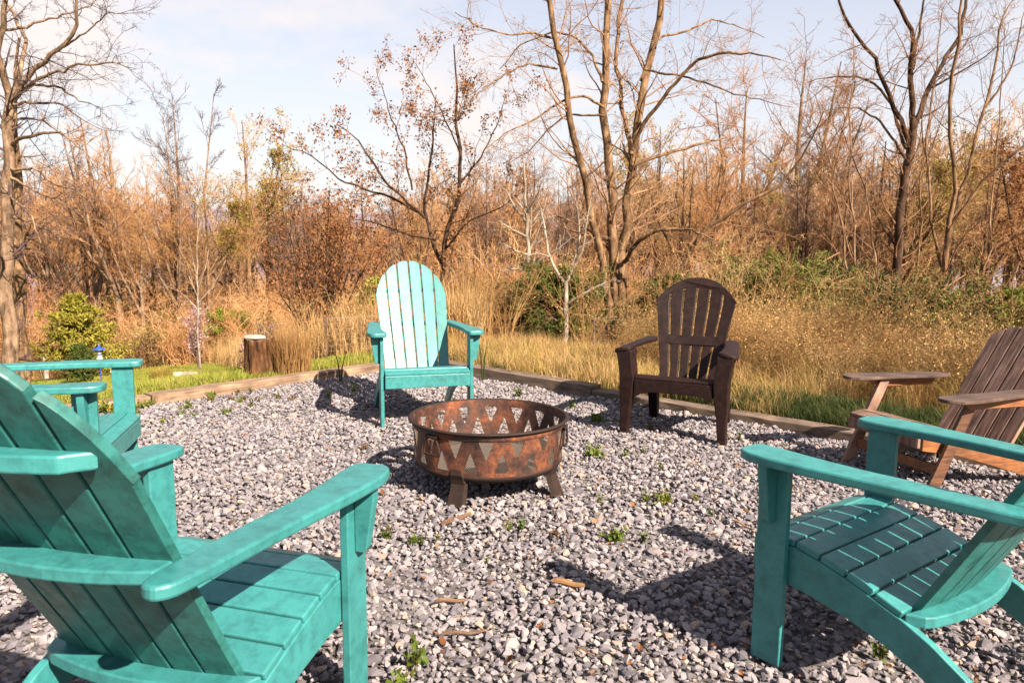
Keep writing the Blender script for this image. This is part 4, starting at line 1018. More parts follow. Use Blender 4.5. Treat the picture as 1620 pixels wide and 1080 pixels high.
# hand-placed ones that stand out against the sky, then the rest of the wood edge
named = [(3, 300, 38, 1.02, 'tall thin-crowned tree reaching highest above the woods left of the sky gap'), (5, 398, 36, 1.0, 'tree with pale green buds rising right of the tallest thin-crowned one'), (1, 195, 31, .82, 'tree with two pale leaning trunks behind the cedar'),
         (0, 165, 44, .95, 'bare tree behind the cedar, its crown touching the oak twigs'), (1, 1245, 40, 1.25, 'broad tree above the woods right behind the brown chair'), (0, 1165, 36, 1.12, 'round-crowned bare tree over the brown chair'),
         (5, 1035, 38, 1.0, 'yellow-green budding tree seen right of the many-stemmed tree'), (5, 1262, 36, .8, 'yellow-green budding tree low behind the brown chair')]
for k, px, Y_, sc_, lb in named: plant(k, px, Y_, sc_, rng.uniform(0, 6), lb, 'tall trees of the woods behind')
edge_n = 0
for i in range(150):
    u = i / 150; px = -90 + 1810 * u + rng.uniform(-12, 12)
    left = px < 640
    Y_ = rng.uniform(30, 62) if left else rng.uniform(21, 58)
    top = np.interp(px, [-90, 150, 330, 500, 640, 800, 1000, 1300, 1720], [275, 292, 300, 310, 300, 275, 262, 240, 205]) + rng.uniform(-30, 50)
    b_ = gbase(px, Y_); ztop = at(px, top, Y_)[2]; k = int(rng.choice([0, 1, 2, 3, 4, 5, 6], p=[.22, .22, .16, .16, .12, .09, .03])); sc_ = (ztop - b_[2]) / spec[k][0]
    marks = [(0, 'behind the big oak trunk'), (75, 'behind the left fence post'), (125, 'behind the conical cedar'), (185, 'right of the conical cedar'), (245, 'above the low bright green bush'), (313, 'behind the young lawn tree'),
             (365, 'right of the young lawn tree'), (430, 'above the tree stump'), (505, 'behind the dark-stemmed shrub'), (575, 'left of the far teal chair'), (650, 'above the far teal chair'), (715, 'behind the oak with dead leaves'),
             (775, 'above the fire pit'), (835, 'behind the chalk-white sapling'), (900, 'behind the Y-shaped pale sapling'), (975, 'behind the many-stemmed tree'), (1045, 'left of the brown chair back'), (1105, 'above the brown chair'),
             (1180, 'right of the brown chair back'), (1250, 'above the large dark evergreen bush'), (1330, 'left of the forked tree'), (1420, 'behind the forked tree'), (1490, 'behind the slender reddish tree'), (1550, 'above the old wooden chair'), (1620, 'at the right edge'), (-60, 'at the left edge')]
    mk = min(marks, key=lambda q_: abs(q_[0] - px))[1]
    row = 'front' if Y_ < 32 else ('middle' if Y_ < 46 else 'rear')
    lb = kinds[k] + ' in the %s woods ' % row + mk
    gr = 'trees of the woods'
    plant(k, px, Y_, sc_, rng.uniform(0, 6.28), lb, gr); edge_n += 1
# an oak outside the picture on the right, whose dappled shade falls over the old chair
root = empty('oak_tree', (8.9, .3, 0), 1.2, 'oak keeping its leaves, outside the picture on the right, shading the old chair', 'tree'); root.scale = (.8, .8, .82)
for nm, me_, mt in protos[6]:
    o = bpy.data.objects.new(nm, me_); COL.objects.link(o); o.parent = root
byl = {}
for o in list(COL.objects):
    if o.get('category') == 'tree' and o.get('group') == 'trees of the woods': byl.setdefault(o['label'], []).append(o)
for lb, os_ in byl.items():
    os_.sort(key=lambda o: o.location.y)
    words = {2: ('nearer', 'farther'), 3: ('nearest', 'midmost', 'farthest')}.get(len(os_))
    if words:
        for w_, o in zip(words, os_): o['label'] = ' '.join((w_ + ' ' + lb).split()[:16]) if len((w_ + ' ' + lb).split()) <= 16 else w_ + ' ' + lb.replace('in the ', 'in ')
# the deep wood behind reads as one mass
shapes = []
for ms in protos:
    vs = [(np.array([v_.co for v_ in m_.vertices]), m_) for _, m_, _ in ms]
shapes = []
for ms in protos:
    bm = bmesh.new(); mats = []
    me_ = bpy.data.meshes.new('wood_shape')
    for k, (nm, m_, mt) in enumerate(ms):
        n0 = len(bm.faces); bm.from_mesh(m_); bm.faces.ensure_lookup_table()
        for f_ in bm.faces[n0:]: f_.material_index = k
        mats.append(mt)
    bm.to_mesh(me_); bm.free()
    for mt in mats: me_.materials.append(mt)
    shapes.append(bpy.data.objects.new('wood_shape', me_))
n = 330; Yw = rng.uniform(58, 150, n); pw_ = rng.uniform(-200, 1820, n)
Xw = np.array([at(a, 400, b)[0] for a, b in zip(pw_, Yw)]); Zw = ground_z(Xw, Yw)
ytop = np.interp(pw_, [-90, 150, 250, 330, 500, 640, 800, 1000, 1300, 1720], [340, 362, 368, 358, 355, 355, 348, 342, 335, 318]) + rng.uniform(-25, 25, n)
zt_ = np.array([at(a, t_, b)[2] for a, t_, b in zip(pw_, ytop, Yw)]); sc_ = (zt_ - Zw) / 11
scatter('deep_woods', shapes, np.stack([Xw, Yw, Zw], 1), upright(n, .03), np.repeat(sc_[:, None], 3, 1), label='mass of leafless woodland filling the slope behind the nearer trees', category='woods')

# ------------------------------------------------------------------ undergrowth, grass
def mk_shape(parts_, mats):
    V, FF, mi, o_ = [], [], [], 0
    for k, (v, fs) in enumerate(parts_):
        V.append(v)
        for f in fs: FF.append(f + o_); mi.append(np.full(len(f), k))
        o_ += len(v)
    me_ = mesh_np('shape', np.concatenate(V), FF); me_.polygons.foreach_set('material_index', np.concatenate(mi).astype(np.int32))
    for m_ in mats: me_.materials.append(m_)
    return bpy.data.objects.new('plant_shape', me_)
def brush_shape(h, n0, spread, r0, lf=None, mat='twig_far'):
    P, RR = [], []
    for k in range(n0):
        a = rng.uniform(0, 6.28); s_ = rng.uniform(.1, 1) * spread; hh = h * rng.uniform(.6, 1.05); d = np.array([math.cos(a), math.sin(a), 0])
        bend = rng.normal(0, .16 * h, 3) * [1, 1, .3]; p_, r_ = resample([d * .1, d * s_ * .4 + [0, 0, hh * .45] + bend, d * s_ + [0, 0, hh]], [r0, r0 * .6, r0 * .25], 7, .03); P.append(p_); RR.append(r_)
    P, RR = np.array(P), np.array(RR); C, CR = grow(P, RR, 9, ratio=.45, ang=.85, K=5, t0=.15, wob_=.3, trop=.02, rr=.6, minr=r0 * .28)
    C2, CR2 = grow(C, CR, 5, ratio=.5, ang=.9, K=4, t0=.1, wob_=.35, rr=.7, minr=r0 * .22)
    pr_ = [join([tubes(P, RR, 4), tubes(C, CR, 3), tubes(C2, CR2, 3)])]; ms = [M[mat]]
    if lf: pr_.append(leaves_on(C2, lf[1], lf[2], aspect=1.4, spread=.06)); ms.append(M[lf[0]])
    return mk_shape(pr_, ms)
shp = [brush_shape(2.0, 7, 1.2, .020), brush_shape(1.7, 8, 1.3, .017), brush_shape(2.4, 5, 1.2, .024), brush_shape(1.8, 7, 1.2, .018, None, 'twig'), brush_shape(1.6, 7, 1.1, .016, ('olive_leaf', 900, .07)), brush_shape(1.7, 7, 1.1, .016, ('dead_leaf', 160, .06)), brush_shape(1.5, 6, 1.0, .016, ('straw', 500, .07), 'twig')]
n = 2900; Yw = 15 + 60 * rng.uniform(0, 1, n) ** 1.3; pw_ = rng.uniform(-150, 1770, n)
lim = np.interp(pw_, [-150, 420, 560, 640], [27, 25, 17, 14.5]); Yw = np.maximum(Yw, lim + rng.uniform(0, 10, n))
Xw = np.array([at(a, 400, b)[0] for a, b in zip(pw_, Yw)])
scatter('undergrowth', shp, np.stack([Xw, Yw, ground_z(Xw, Yw)], 1), upright(n, .08), iso(n, .6, 1.15) * (1 + (Yw[:, None] > 30) * .35), label='tangled leafless brown undergrowth at the foot of the woods', category='undergrowth')
shp = [brush_shape(1.5, 9, .9, .010, None, 'straw'), brush_shape(1.3, 12, .9, .009, None, 'twig'), brush_shape(1.5, 9, .8, .010, ('bramble_leaf', 700, .035), 'twig_far'), brush_shape(1.3, 9, .8, .009, ('dead_leaf', 350, .03), 'twig_far'), brush_shape(1.2, 9, .8, .009, ('olive_leaf', 700, .04), 'twig')]
n = 520; Yw = rng.uniform(9.0, 17, n); pw_ = rng.uniform(600, 1760, n); Xw = np.array([at(a, 400, b)[0] for a, b in zip(pw_, Yw)])
k_ = (dist_right(Xw, Yw) > 2.0) & ~((pw_ > 1000) & (Yw < 12.2)) & ~((pw_ > 740) & (Yw < 11.9)); Xw, Yw = Xw[k_], Yw[k_]; n = len(Xw)
scatter('thicket', shp, np.stack([Xw, Yw, ground_z(Xw, Yw)], 1), upright(n, .12), iso(n, .4, .95), label='dry brambles and twigs tangled behind the edging timbers', category='thicket')
n = 420; tt = rng.uniform(1.2, 9.0, n); oo = rng.uniform(1.25, 3.6, n); Xw = corner[0] + DR[0] * tt + N_R[0] * oo; Yw = corner[1] + DR[1] * tt + N_R[1] * oo
k_ = ~((tt > 3.4) & (tt < 6.3) & (oo > 1.9)); Xw, Yw = Xw[k_], Yw[k_]; n = len(Xw)
shp = [brush_shape(.8, 12, .5, .004, ('straw', 800, .020), 'straw'), brush_shape(.8, 10, .55, .004, ('bramble_leaf', 600, .022), 'straw'), brush_shape(.8, 14, .5, .0035, ('straw', 600, .02), 'straw')]
scatter('bramble_thicket', shp, np.stack([Xw, Yw, ground_z(Xw, Yw)], 1), upright(n, .15), iso(n, .45, .9), label='rust-coloured leafy brambles along the right side beyond the grass strip', category='brambles')
# grasses
def grass_shape(nb, h, w, spread, lean, mat, seed=0):
    a = uni(nb, 0, 6.28); r_ = spread * np.sqrt(uni(nb, 0, 1)); b0 = np.stack([r_ * np.cos(a), r_ * np.sin(a), np.zeros(nb)], 1)
    aa = uni(nb, 0, 6.28); ln = np.abs(rng.normal(0, lean, nb)); hh = h * uni(nb, .55, 1.1)
    d = np.stack([np.cos(aa), np.sin(aa), np.zeros(nb)], 1); side = np.stack([-np.sin(aa), np.cos(aa), np.zeros(nb)], 1)
    wv = (w * uni(nb, .6, 1.2))[:, None] * side
    p1 = b0 + d * (hh * ln * .3)[:, None] + np.array([0, 0, 1.]) * (hh * .55)[:, None]; p2 = b0 + d * (hh * ln)[:, None] + np.array([0, 0, 1.]) * hh[:, None]
    V = np.stack([b0 - wv, b0 + wv, p1 + wv * .7, p1 - wv * .7, p2], 1); i = np.arange(nb)[:, None] * 5
    return mk_shape([(V.reshape(-1, 3), [np.concatenate([i + [[4, 3, 2]]]), i + [[0, 1, 2, 3]]])], [M[mat]])
# lawn on the left
n = 34000; Yw = 4.5 + 20 * uni(n, 0, 1) ** 1.5; pw_ = rng.uniform(-60, 640, n); Xw = (pw_ - 810) / F_PX * Yw * 1.02
dl = dist_left(Xw, Yw); k_ = (dl > .16) & (dist_right(Xw, Yw) < .3 + 20 * (Xw < -1.5)) & (ground_z(Xw, Yw) > -4.2)
Xw, Yw = Xw[k_], Yw[k_]; n = len(Xw)
scatter('lawn_grass', [grass_shape(16, .055, .003, .06, .6, 'lawn'), grass_shape(14, .045, .003, .06, .8, 'lawn'), grass_shape(14, .07, .003, .05, .6, 'lawn')], np.stack([Xw, Yw, ground_z(Xw, Yw)], 1), upright(n, .1), iso(n, .7, 1.5),
        label='short yellow-green lawn sloping away on the left', category='grass')
# green strip beyond the right timbers
n = 9000; tt = uni(n, 2.2, 7.8); oo = uni(n, .16, .85); Xw = corner[0] + DR[0] * tt + N_R[0] * oo; Yw = corner[1] + DR[1] * tt + N_R[1] * oo
scatter('green_grass', [grass_shape(16, .10, .0028, .05, .6, 'grass_green'), grass_shape(14, .13, .003, .05, .7, 'grass_green'), grass_shape(14, .07, .003, .05, .7, 'grass_green')], np.stack([Xw, Yw, ground_z(Xw, Yw)], 1), upright(n, .1), iso(n, .6, 1.1),
        label='strip of dark green grass along the right timbers', category='grass')
# yellow rough grass right behind the corner
n = 3200; tt = uni(n, -1.2, 3.4); oo = .16 + 3.2 * uni(n, 0, 1) ** 1.2; Xw = corner[0] + DR[0] * tt + N_R[0] * oo; Yw = corner[1] + DR[1] * tt + N_R[1] * oo
scatter('rough_grass', [grass_shape(30, .17, .0024, .10, 1.0, 'straw_yellow'), grass_shape(26, .15, .0024, .10, 1.2, 'straw'), grass_shape(16, .26, .002, .09, .8, 'straw'), grass_shape(26, .13, .0024, .08, .9, 'grass_green')], np.stack([Xw, Yw, ground_z(Xw, Yw)], 1), upright(n, .12), iso(n, .5, 1.1),
        label='knee-high yellow grass behind the far teal chair', category='grass')
# tall straw
n = 1500; tt = uni(n, 2.6, 8.2); oo = 1.05 + 3.2 * uni(n, 0, 1) ** 1.3; Xw = corner[0] + DR[0] * tt + N_R[0] * oo; Yw = corner[1] + DR[1] * tt + N_R[1] * oo
tall = [grass_shape(30, .80, .0022, .13, .7, 'straw'), grass_shape(26, .60, .0024, .14, 1.0, 'straw'), grass_shape(26, .70, .0024, .12, .8, 'straw_yellow')]
scatter('tall_dry_grass', tall, np.stack([Xw, Yw, ground_z(Xw, Yw)], 1), upright(n, .1), iso(n, .35, .68), label='tall orange-tan dry grass beyond the green strip', category='grass')
n = 5200; Yw = rng.uniform(8.2, 34, n); pw_ = rng.uniform(-80, 760, n); Xw = np.array([(a - 810) / F_PX * b * 1.02 for a, b in zip(pw_, Yw)])
lim = np.interp(pw_, [-80, 330, 400, 480, 560, 760], [27, 26, 14, 9.6, 8.6, 8.6]); k_ = (Yw > lim); Xw, Yw = Xw[k_], Yw[k_]; n = len(Xw)
scatter('meadow_grass', [grass_shape(30, .9, .006, .22, .35, 'straw'), grass_shape(26, .8, .006, .2, .45, 'straw')], np.stack([Xw, Yw, ground_z(Xw, Yw)], 1), upright(n, .1), iso(n, .6, 1.1),
        label='belt of tall tan meadow grass between the lawn and the woods', category='grass')

# ------------------------------------------------------------------ things on the lawn
def stump(base, w, h):
    root = empty('tree_stump', tuple(base), 0, 'dark brown tree stump with a pale slab on top, just beyond the left timber', 'stump')
    V, F = [], []; n_, kz = 40, 9
    for k in range(kz):
        z = h * k / (kz - 1) - .03; fl = 1 + .16 * (1 - k / (kz - 1)) ** 2
        for i in range(n_):
            a = 2 * math.pi * i / n_; r_ = w * fl * (1 + .08 * math.sin(3 * a + 1) + .06 * math.sin(7 * a + z * 5) + .04 * math.sin(13 * a) + rng.uniform(-.035, .035)); V.append((r_ * math.cos(a), r_ * math.sin(a) * .9, z + (k == kz - 1) * (.012 * math.sin(2 * a + 1) + rng.uniform(-.008, .008))))
    for k in range(kz - 1):
        for i in range(n_): F.append((k * n_ + i, k * n_ + (i + 1) % n_, (k + 1) * n_ + (i + 1) % n_, (k + 1) * n_ + i))
    link('bark', mesh_py('bark', V, F), M['stump_bark'], root)
    top = [V[(kz - 1) * n_ + i] for i in range(n_)]
    link('cut_face', mesh_py('cut_face', [(x * .985, y * .985, z - .004) for x, y, z in top], [tuple(range(n_))]), M['old'], root)
    return root
M['rust_dark'].node_tree.nodes['Principled BSDF'].inputs['Specular IOR Level'].default_value = .2
M['stump_bark'] = wood_mat('stump_bark', [(.03, .014, .008), (.17, .075, .032), (.34, .18, .08)], .9, (30, 30, 4), 1.0, .1)
sb = np.array([-2.19, 6.40, 0]); sb[2] = ground_z(sb[0], sb[1])
stump(sb, .120, .37)
V, F = prism(rounded([(-.01, -.05), (.10, -.07), (.19, -.02), (.12, .06), (.0, .05)], .03, 2), 'z', .345, .370)
o = part('stone_slab', (V, F), M['post'], None, .006); o.location = sb + np.array([-.10, -.03, 0]); tag(o, 'pale flat slab lying on the left side of the tree stump', 'slab')
o = grass_shape(1500, .42, .003, .15, .25, 'straw'); COL.objects.link(o); o.name = 'dry_grass_clump'; o.location = sb + np.array([.27, .06, 0]); o.location[2] = float(ground_z(sb[0] + .27, sb[1] + .06)); tag(o, 'dense clump of tan dry grass pressed against the right side of the stump', 'grass clump')
# white rocks / split log on the lawn
def log(name, loc, L_, r_, rz, mat, label, cat, tilt=0):
    K = 9; P_ = np.stack([np.linspace(0, L_, K), .02 * np.sin(np.linspace(0, 5, K)), np.full(K, r_ * .8)], 1)[None]
    rd = (r_ * (1 + rng.uniform(-.12, .12, K)))[None]; v, f = tubes(P_, rd, 10); n_ = 10
    f = [f[0]]; V = [tuple(x) for x in v]; F = [tuple(int(i) for i in q_) for q_ in f[0]] + [tuple(range(n_))[::-1], tuple(range((K - 1) * n_, K * n_))]
    o = link(name, mesh_py(name, V, F), mat, None, .004); o.location = loc; o.rotation_euler = (0, tilt, rz); return tag(o, label, cat)
lb_ = gbase(272, 13.5); log('split_log', lb_, .42, .085, .15, M['bark_white'], 'pale short log lying on the lawn left of the young tree', 'log')
lb_ = gbase(292, 13.1); log('split_log', lb_, .36, .045, -.35, M['old'], 'thin brown log leaning against the pale one on the lawn', 'log')
for px, Yk, lb in ((243, 13.8, 'dry brown grass tussock left of the pale log'), (258, 14.1, 'taller dry tussock touching the pale log')):
    b_ = gbase(px, Yk); o = grass_shape(160, .30, .004, .10, .6, 'straw_yellow'); COL.objects.link(o); o.name = 'grass_tussock'; o.location = b_; tag(o, lb, 'tussock')
# fence posts
def post(px, Y_, h, r_, label):
    b_ = gbase(px, Y_); root = empty('fence_post', tuple(b_), rng.uniform(0, 3), label, 'post', 'fence posts at the far side of the lawn')
    part('shaft', prism([(-r_, -r_), (r_, -r_), (r_, r_), (-r_, r_)], 'z', -.2, h), M['post'], root, .01)
    part('cap', prism([(-r_ * .9, -r_ * .9), (r_ * .9, -r_ * .9), (r_ * .9, r_ * .9), (-r_ * .9, r_ * .9)], 'z', h + .002, h + .02), M['post'], root, .01)
post(69, 24.0, 1.0, .065, 'pale fence post between the oak trunks and the cedar')
post(174, 26.0, .85, .05, 'pale fence post right of the blue feeder')
post(270, 27.0, .6, .05, 'short pale fence post left of the young tree')
# blue bird feeder on a pole
def feeder():
    b_ = gbase(156, 13.5); root = empty('bird_feeder', tuple(b_), .3, 'small blue and white bird feeder on a thin blue pole, beyond the teal armrests', 'bird feeder')
    zt_ = at(155, 548, 13.5)[2] - b_[2]
    v, f = tubes(np.array([[(0, 0, -.1), (0, 0, zt_ * .5), (0, 0, zt_ - .24)]]), np.full((1, 3), .009), 6); link('pole', mesh_np('pole', v, f, True), M['blue'], root)
    def ln(name, prof, mat, n_=16):
        V, F = [], []
        for i in range(n_):
            for r_, z in prof: V.append((r_ * math.cos(6.2832 * i / n_), r_ * math.sin(6.2832 * i / n_), z))
        k = len(prof)
        for i in range(n_):
            for q_ in range(k - 1): F.append((i * k + q_, ((i + 1) % n_) * k + q_, ((i + 1) % n_) * k + q_ + 1, i * k + q_ + 1))
        link(name, mesh_py(name, V, F, True, True), mat, root)
    ln('roof', [(.11, zt_ - .055), (.105, zt_ - .045), (.03, zt_ - .01), (.012, zt_ + .03), (.001, zt_ + .055)], M['blue'])
    ln('seed_tube', [(.036, zt_ - .056), (.036, zt_ - .13)], M['white']); ln('ring', [(.040, zt_ - .131), (.040, zt_ - .155)], M['blue']); ln('seed_tube', [(.036, zt_ - .156), (.036, zt_ - .21)], M['white'])
    ln('tray', [(.001, zt_ - .235), (.055, zt_ - .235), (.060, zt_ - .211), (.001, zt_ - .215)], M['white'])
feeder()
# wire fence beyond the stump
def wire_fence(x0, x1, Y0, Y1, label, h=.62, npost=2):
    zb = float(ground_z((x0 + x1) / 2, (Y0 + Y1) / 2)); root = empty('wire_fence', (x0, Y0, zb), 0, label, 'fence', 'low wire fence behind the gravel circle')
    dx, dy = x1 - x0, Y1 - Y0; L_ = math.hypot(dx, dy)
    Ph = np.array([[(dx * t_, dy * t_, z) for t_ in np.linspace(0, 1, 5)] for z in np.linspace(.05, h, 8)])
    Pv = np.array([[(dx * t_, dy * t_, z) for z in np.linspace(.02, h, 4)] for t_ in np.linspace(0, 1, int(L_ / .12) + 1)])
    v, f = join([tubes(Ph, np.full(Ph.shape[:2], .0012), 4), tubes(Pv, np.full(Pv.shape[:2], .0008), 4)])
    o = link('wire_panel', mesh_np('wire_panel', v, f), M['wire'], root); o['kind'] = 'stuff'
    v, f = tubes(Ph[-1:], np.full((1, 5), .0022), 6); link('top_wire', mesh_np('top_wire', v, f), M['wire'], root)
    for t_ in np.linspace(0, 1, npost):
        part('stake', box(dx * t_ - .009, dx * t_ + .009, dy * t_ - .009, dy * t_ + .009, -.1, h + .02), M['old'], root, .003)
wire_fence(-1.98, -1.25, 7.9, 8.5, 'low wire panel fence between the tree stump and the far teal chair', .46)
wire_fence(.95, 2.3, 8.6, 8.3, 'low wire panel fence in front of the many-stemmed tree', .46)

# ------------------------------------------------------------------ small things on the gravel
def weed_mesh(nst, h, lf, leaf_n, mat, spread=.03, flowers=0):
    P = []
    for k in range(nst):
        a = rng.uniform(0, 6.28); s_ = spread * rng.uniform(.2, 1.2); hh = h * rng.uniform(.4, 1.1)
        P.append([(0.01 * math.cos(a), .01 * math.sin(a), 0), (s_ * .5 * math.cos(a), s_ * .5 * math.sin(a), hh * .55), (s_ * math.cos(a), s_ * math.sin(a), hh)])
    P = np.array(P); pr_ = [tubes(P, np.full(P.shape[:2], .0011), 3), leaves_on(P, leaf_n, lf, aspect=1.25, spread=.006)]
    ms = [M['weed_red'], mat]
    if flowers: pr_.append(leaves_on(P[:, 1:], flowers, lf * .8, aspect=1.1, spread=.01)); ms.append(M['yellow_flower'])
    return mk_shape(pr_, ms).data
wm = [weed_mesh(9, .045, .020, 60, M['weed']), weed_mesh(7, .06, .018, 45, M['weed'], .035), weed_mesh(6, .035, .018, 34, M['weed_red'], .04), weed_mesh(12, .05, .022, 90, M['weed'], .05)]
tallw = weed_mesh(4, .13, .026, 26, M['weed'], .03)
weeds = [(940, 716, 3, 1.0, 'dense round green weed right of the fire pit, below the brown chair'), (1050, 789, 3, .85, 'leafy green weed in open gravel halfway to the right teal armrest'), (975, 848, 3, .9, 'low spreading weed in front of the fire pit to the right'),
         (1018, 850, 1, .7, 'small weed close to the right of the low spreading one'), (824, 835, 1, .9, 'upright weed below the fire pit'), (880, 845, 2, .9, 'reddish weed between two green ones below the fire pit'), (806, 832, 1, .6, 'tiny weed left of the upright one'),
         (658, 856, 3, .7, 'green weed below the stick'), (692, 852, 1, .5, 'tiny green weed right of the one below the stick'), (612, 846, 1, .9, 'green weed beside the tip of the near teal armrest'), (770, 886, 1, .45, 'single tiny seedling in the middle of the gravel'),
         (1023, 787, 1, .8, 'green weed left of the leafy open-gravel one'), (1100, 788, 1, .6, 'yellowish weed near the right armrest tip'), (1130, 786, 2, .5, 'reddish sprig by the right armrest tip'), (990, 718, 1, .8, 'green weed left of the brown chair foot'),
         (1018, 712, 1, .6, 'tiny weed below the brown chair left foot'), (1045, 738, 1, .6, 'small weed below the brown chair seat'), (1135, 758, 2, .8, 'reddish green weed right of the brown chair'), (950, 790, 1, .7, 'small weed right of the fire pit leg'),
         (1125, 812, 1, .6, 'dull weed at the left of the right chair leg'), (945, 660, 3, .9, 'dark weed tuft behind the fire pit rim, left of the brown chair'), (905, 640, 1, 1.0, 'dark weed behind the right rim of the fire pit'), (820, 622, 1, 1.1, 'dark weed behind the fire pit rim'),
         (1165, 628, 1, .9, 'weed at the foot of the brown chair arm'), (1170, 690, 1, .7, 'weed right of the brown chair foot'), (560, 616, 1, 1.0, 'green sprout in the shadow of the far teal chair'), (520, 625, 1, .9, 'yellowish sprout at the edge of the chair shadow'), (575, 705, 2, .8, 'yellow and red sprig left of the fire pit'),
         (1030, 673, 2, .9, 'dark weed in the shade under the brown chair'), (1390, 1035, 1, 1.0, 'young green weed under the rail of the right teal chair'), (90, 905, 1, 1.0, 'green and yellow weed beside the shade under the near chair'), (380, 632, 1, .8, 'yellow weed near the left timber'),
         (412, 628, 2, .8, 'reddish weed near the left timber'), (440, 622, 2, .7, 'small reddish weed by the stump side of the timber'), (300, 640, 1, .9, 'yellow-green weed by the lawn timber'), (335, 628, 2, .9, 'reddish weed touching the lawn timber')]
for px, py, k, sc_, lb in weeds:
    g_ = gp(px, py + 6); o = bpy.data.objects.new('weed', wm[k]); COL.objects.link(o); o.location = (g_[0], g_[1], .0); o.rotation_euler = (0, 0, rng.uniform(0, 6)); s1 = sc_ * (.85 + .06 * g_[1]); o.scale = (s1, s1, s1)
    tag(o, lb, 'weed', 'weeds growing through the gravel')
for px, py, sc_, lb in ((655, 1040, 1.0, 'tall leafy weed at the lower edge of the photo beside the teal leg'), (640, 1075, .9, 'leafy weed under the tall one at the lower edge'), (1640, 1020, 1, 'weed at the lower right behind the right chair')):
    g_ = gp(px, py + 25); o = bpy.data.objects.new('weed', tallw); COL.objects.link(o); o.location = (g_[0], g_[1], 0); o.rotation_euler = (0, 0, rng.uniform(0, 6)); o.scale = (sc_,) * 3; tag(o, lb, 'weed', 'weeds growing through the gravel')
# small sprouts nobody could count along the left timber
n = 90; tt = uni(n, 1.6, 5.5); oo = -.03 - .9 * uni(n, 0, 1) ** 2.2; Xw = corner[0] + DL[0] * tt + N_L[0] * oo; Yw = corner[1] + DL[1] * tt + N_L[1] * oo
scatter('sprouts', [bpy.data.objects.new('sprout_shape', m_) for m_ in wm[:3]], np.stack([Xw, Yw, 0 * Xw], 1), upright(n, .05), iso(n, .5, 1.2), label='scattered yellow-green sprouts along the left timber', category='weeds')
g_ = gp(163, 652); o = bpy.data.objects.new('flowering_weed', weed_mesh(26, .07, .03, 120, M['weed'], .16, 46)); COL.objects.link(o); o.location = (g_[0], g_[1], 0); tag(o, 'clump of yellow flowers behind the far teal chair legs', 'flowers')
for px, py, h, lb in ((538, 606, .30, 'two dark green iris blades in front of the left timber'), (763, 600, .42, 'slender green shoot beside the right post of the far teal chair')):
    g_ = gp(px, py); P_ = np.array([[(0, 0, 0), (-.01, 0, h * .5), (-.05, .02, h)], [(.01, 0, 0), (.02, .0, h * .45), (.05, .01, h * .85)]]); v, f = tubes(P_, np.array([[.007, .006, .001]] * 2), 4)
    o = link('iris_shoot', mesh_np('iris_shoot', v, f), M['grass_green']); o.location = g_; tag(o, lb, 'plant')
# sticks
M['stick'] = wood_mat('stick_bark', [(.07, .03, .015), (.20, .095, .045), (.34, .20, .11)], .8, (10, 90, 90))
def stick(pa, pb, r_, label, mat='stick', z=.018):
    a, b = gp(*pa, z), gp(*pb, z); L_ = np.linalg.norm(b - a); K = 8
    P_ = np.stack([np.linspace(0, L_, K), .012 * L_ * np.sin(np.linspace(0, 4, K)), .003 * np.sin(np.linspace(0, 7, K))], 1)[None]
    v, f = tubes(P_, (r_ * np.array([.8, 1, 1.05, 1, .95, .9, .85, .6]))[None], 8); V = [tuple(x) for x in v]; F = [tuple(int(i) for i in q_) for q_ in f[0]] + [tuple(range(8))[::-1], tuple(range(56, 64))]
    o = link('stick', mesh_py('stick', V, F, True, False), M[mat]); o.location = a; o.rotation_euler = (0, 0, math.atan2(b[1] - a[1], b[0] - a[0])); tag(o, label, 'stick')
stick((697, 830), (744, 812), .0105, 'thick orange-brown stick lying in front of the fire pit leg')
stick((690, 950), (738, 948), .007, 'short orange stick in the middle foreground gravel')
stick((700, 1002), (765, 998), .005, 'thin brown twig in the foreground gravel')
stick((880, 815), (905, 862), .0022, 'very thin reddish twig standing out in front of the fire pit', 'twig')
stick((905, 1020), (950, 1040), .0022, 'very thin twig at the lower middle', 'twig')
stick((875, 918), (925, 926), .011, 'flat piece of rusty bark beside the arm shadow', 'litter')
stick((1158, 822), (1195, 838), .004, 'thin brown twig beside the right chair leg', 'twig')
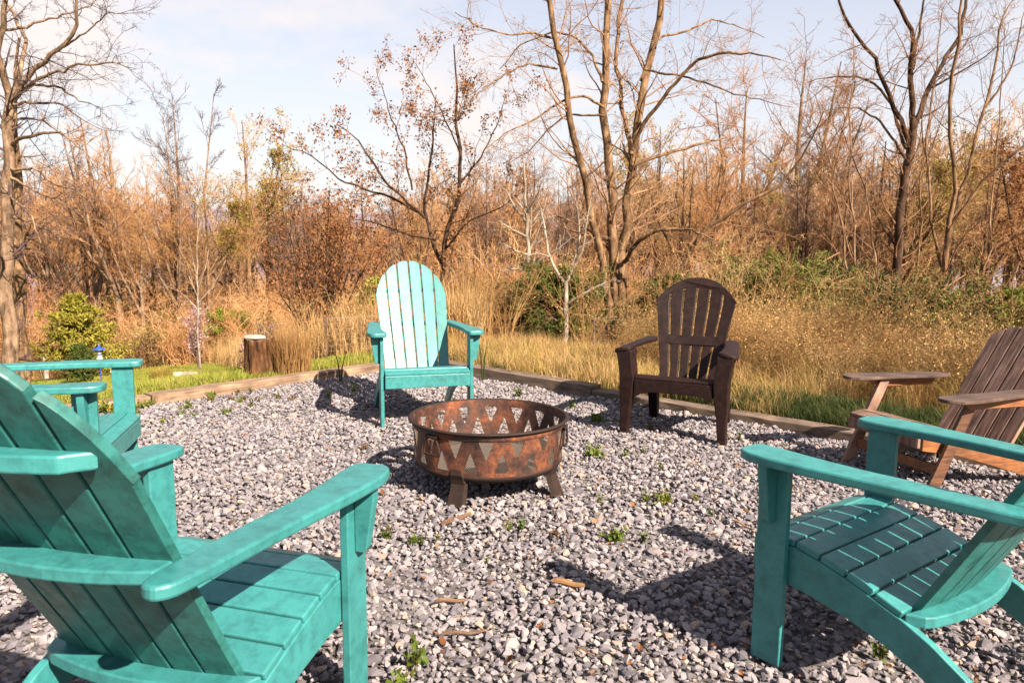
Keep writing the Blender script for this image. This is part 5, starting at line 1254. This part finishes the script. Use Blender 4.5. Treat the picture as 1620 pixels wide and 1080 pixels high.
# fallen leaves
def leaf_shape(s_):
    K = 5; V = []; u = np.linspace(0, 1, K)
    wv = s_ * .36 * np.sin(np.pi * (u * .92 + .04)) ** .7
    for i in range(K):
        for sd in (-1, 0, 1): V.append((u[i] * s_ - s_ / 2, sd * wv[i], .25 * s_ * (abs(sd) * .5 + (u[i] - .5) ** 2 * 1.5) + rng.uniform(-.05, .05) * s_))
    F = []
    for i in range(K - 1):
        for q_ in range(2): a = i * 3 + q_; F.append((a, a + 1, a + 4, a + 3))
    me_ = mesh_py('fallen_leaf', V, F, False); me_.materials.append(M['litter']); return me_
lfm = [leaf_shape(.034), leaf_shape(.028), leaf_shape(.04)]
n = 1300; Yw = 1.3 + 5.5 * uni(n, 0, 1); Xw = rng.uniform(-.75, .75, n) * Yw; k_ = (out_dist(Xw, Yw) < -.05); Xw, Yw = Xw[k_], Yw[k_]; n = len(Xw)
scatter('leaf_litter', [bpy.data.objects.new('leaf_shape', m_) for m_ in lfm], np.stack([Xw, Yw, np.full(n, .014)], 1), np.stack([rng.normal(0, .4, n), rng.normal(0, .4, n), uni(n, 0, 6.28)], 1), iso(n, .18, .62), label='small orange leaf scraps strewn over the gravel', category='leaves')
for px, py, sc_, lb in ((808, 1043, 1.3, 'rust-orange fallen leaf at the lower middle'), (938, 1066, 1.4, 'pale tan fallen leaf at the bottom edge'), (943, 962, .8, 'small ochre leaf in the middle foreground'), (1012, 1025, .9, 'orange leaf right of the lower middle'),
                        (940, 824, 1.0, 'orange leaf right of the fire pit leg'), (1000, 798, 1.1, 'orange leaf beside the open-gravel weeds'), (700, 1015, 1.0, 'brown leaf left of the thin foreground twig'), (605, 778, 1.0, 'orange leaf under the near armrest tip'),
                        (1180, 808, 1.1, 'orange leaf left of the right chair leg'), (366, 826, 1.1, 'curled brown leaf beside the near chair seat'), (1362, 1020, 1.1, 'red-brown leaf under the right chair rail')):
    g_ = gp(px, py, .016); o = bpy.data.objects.new('fallen_leaf', lfm[0]); COL.objects.link(o); o.location = g_; o.rotation_euler = (rng.normal(0, .4), rng.normal(0, .4), rng.uniform(0, 6)); o.scale = (sc_ * .85,) * 3; tag(o, lb, 'leaf', 'larger fallen leaves on the gravel')
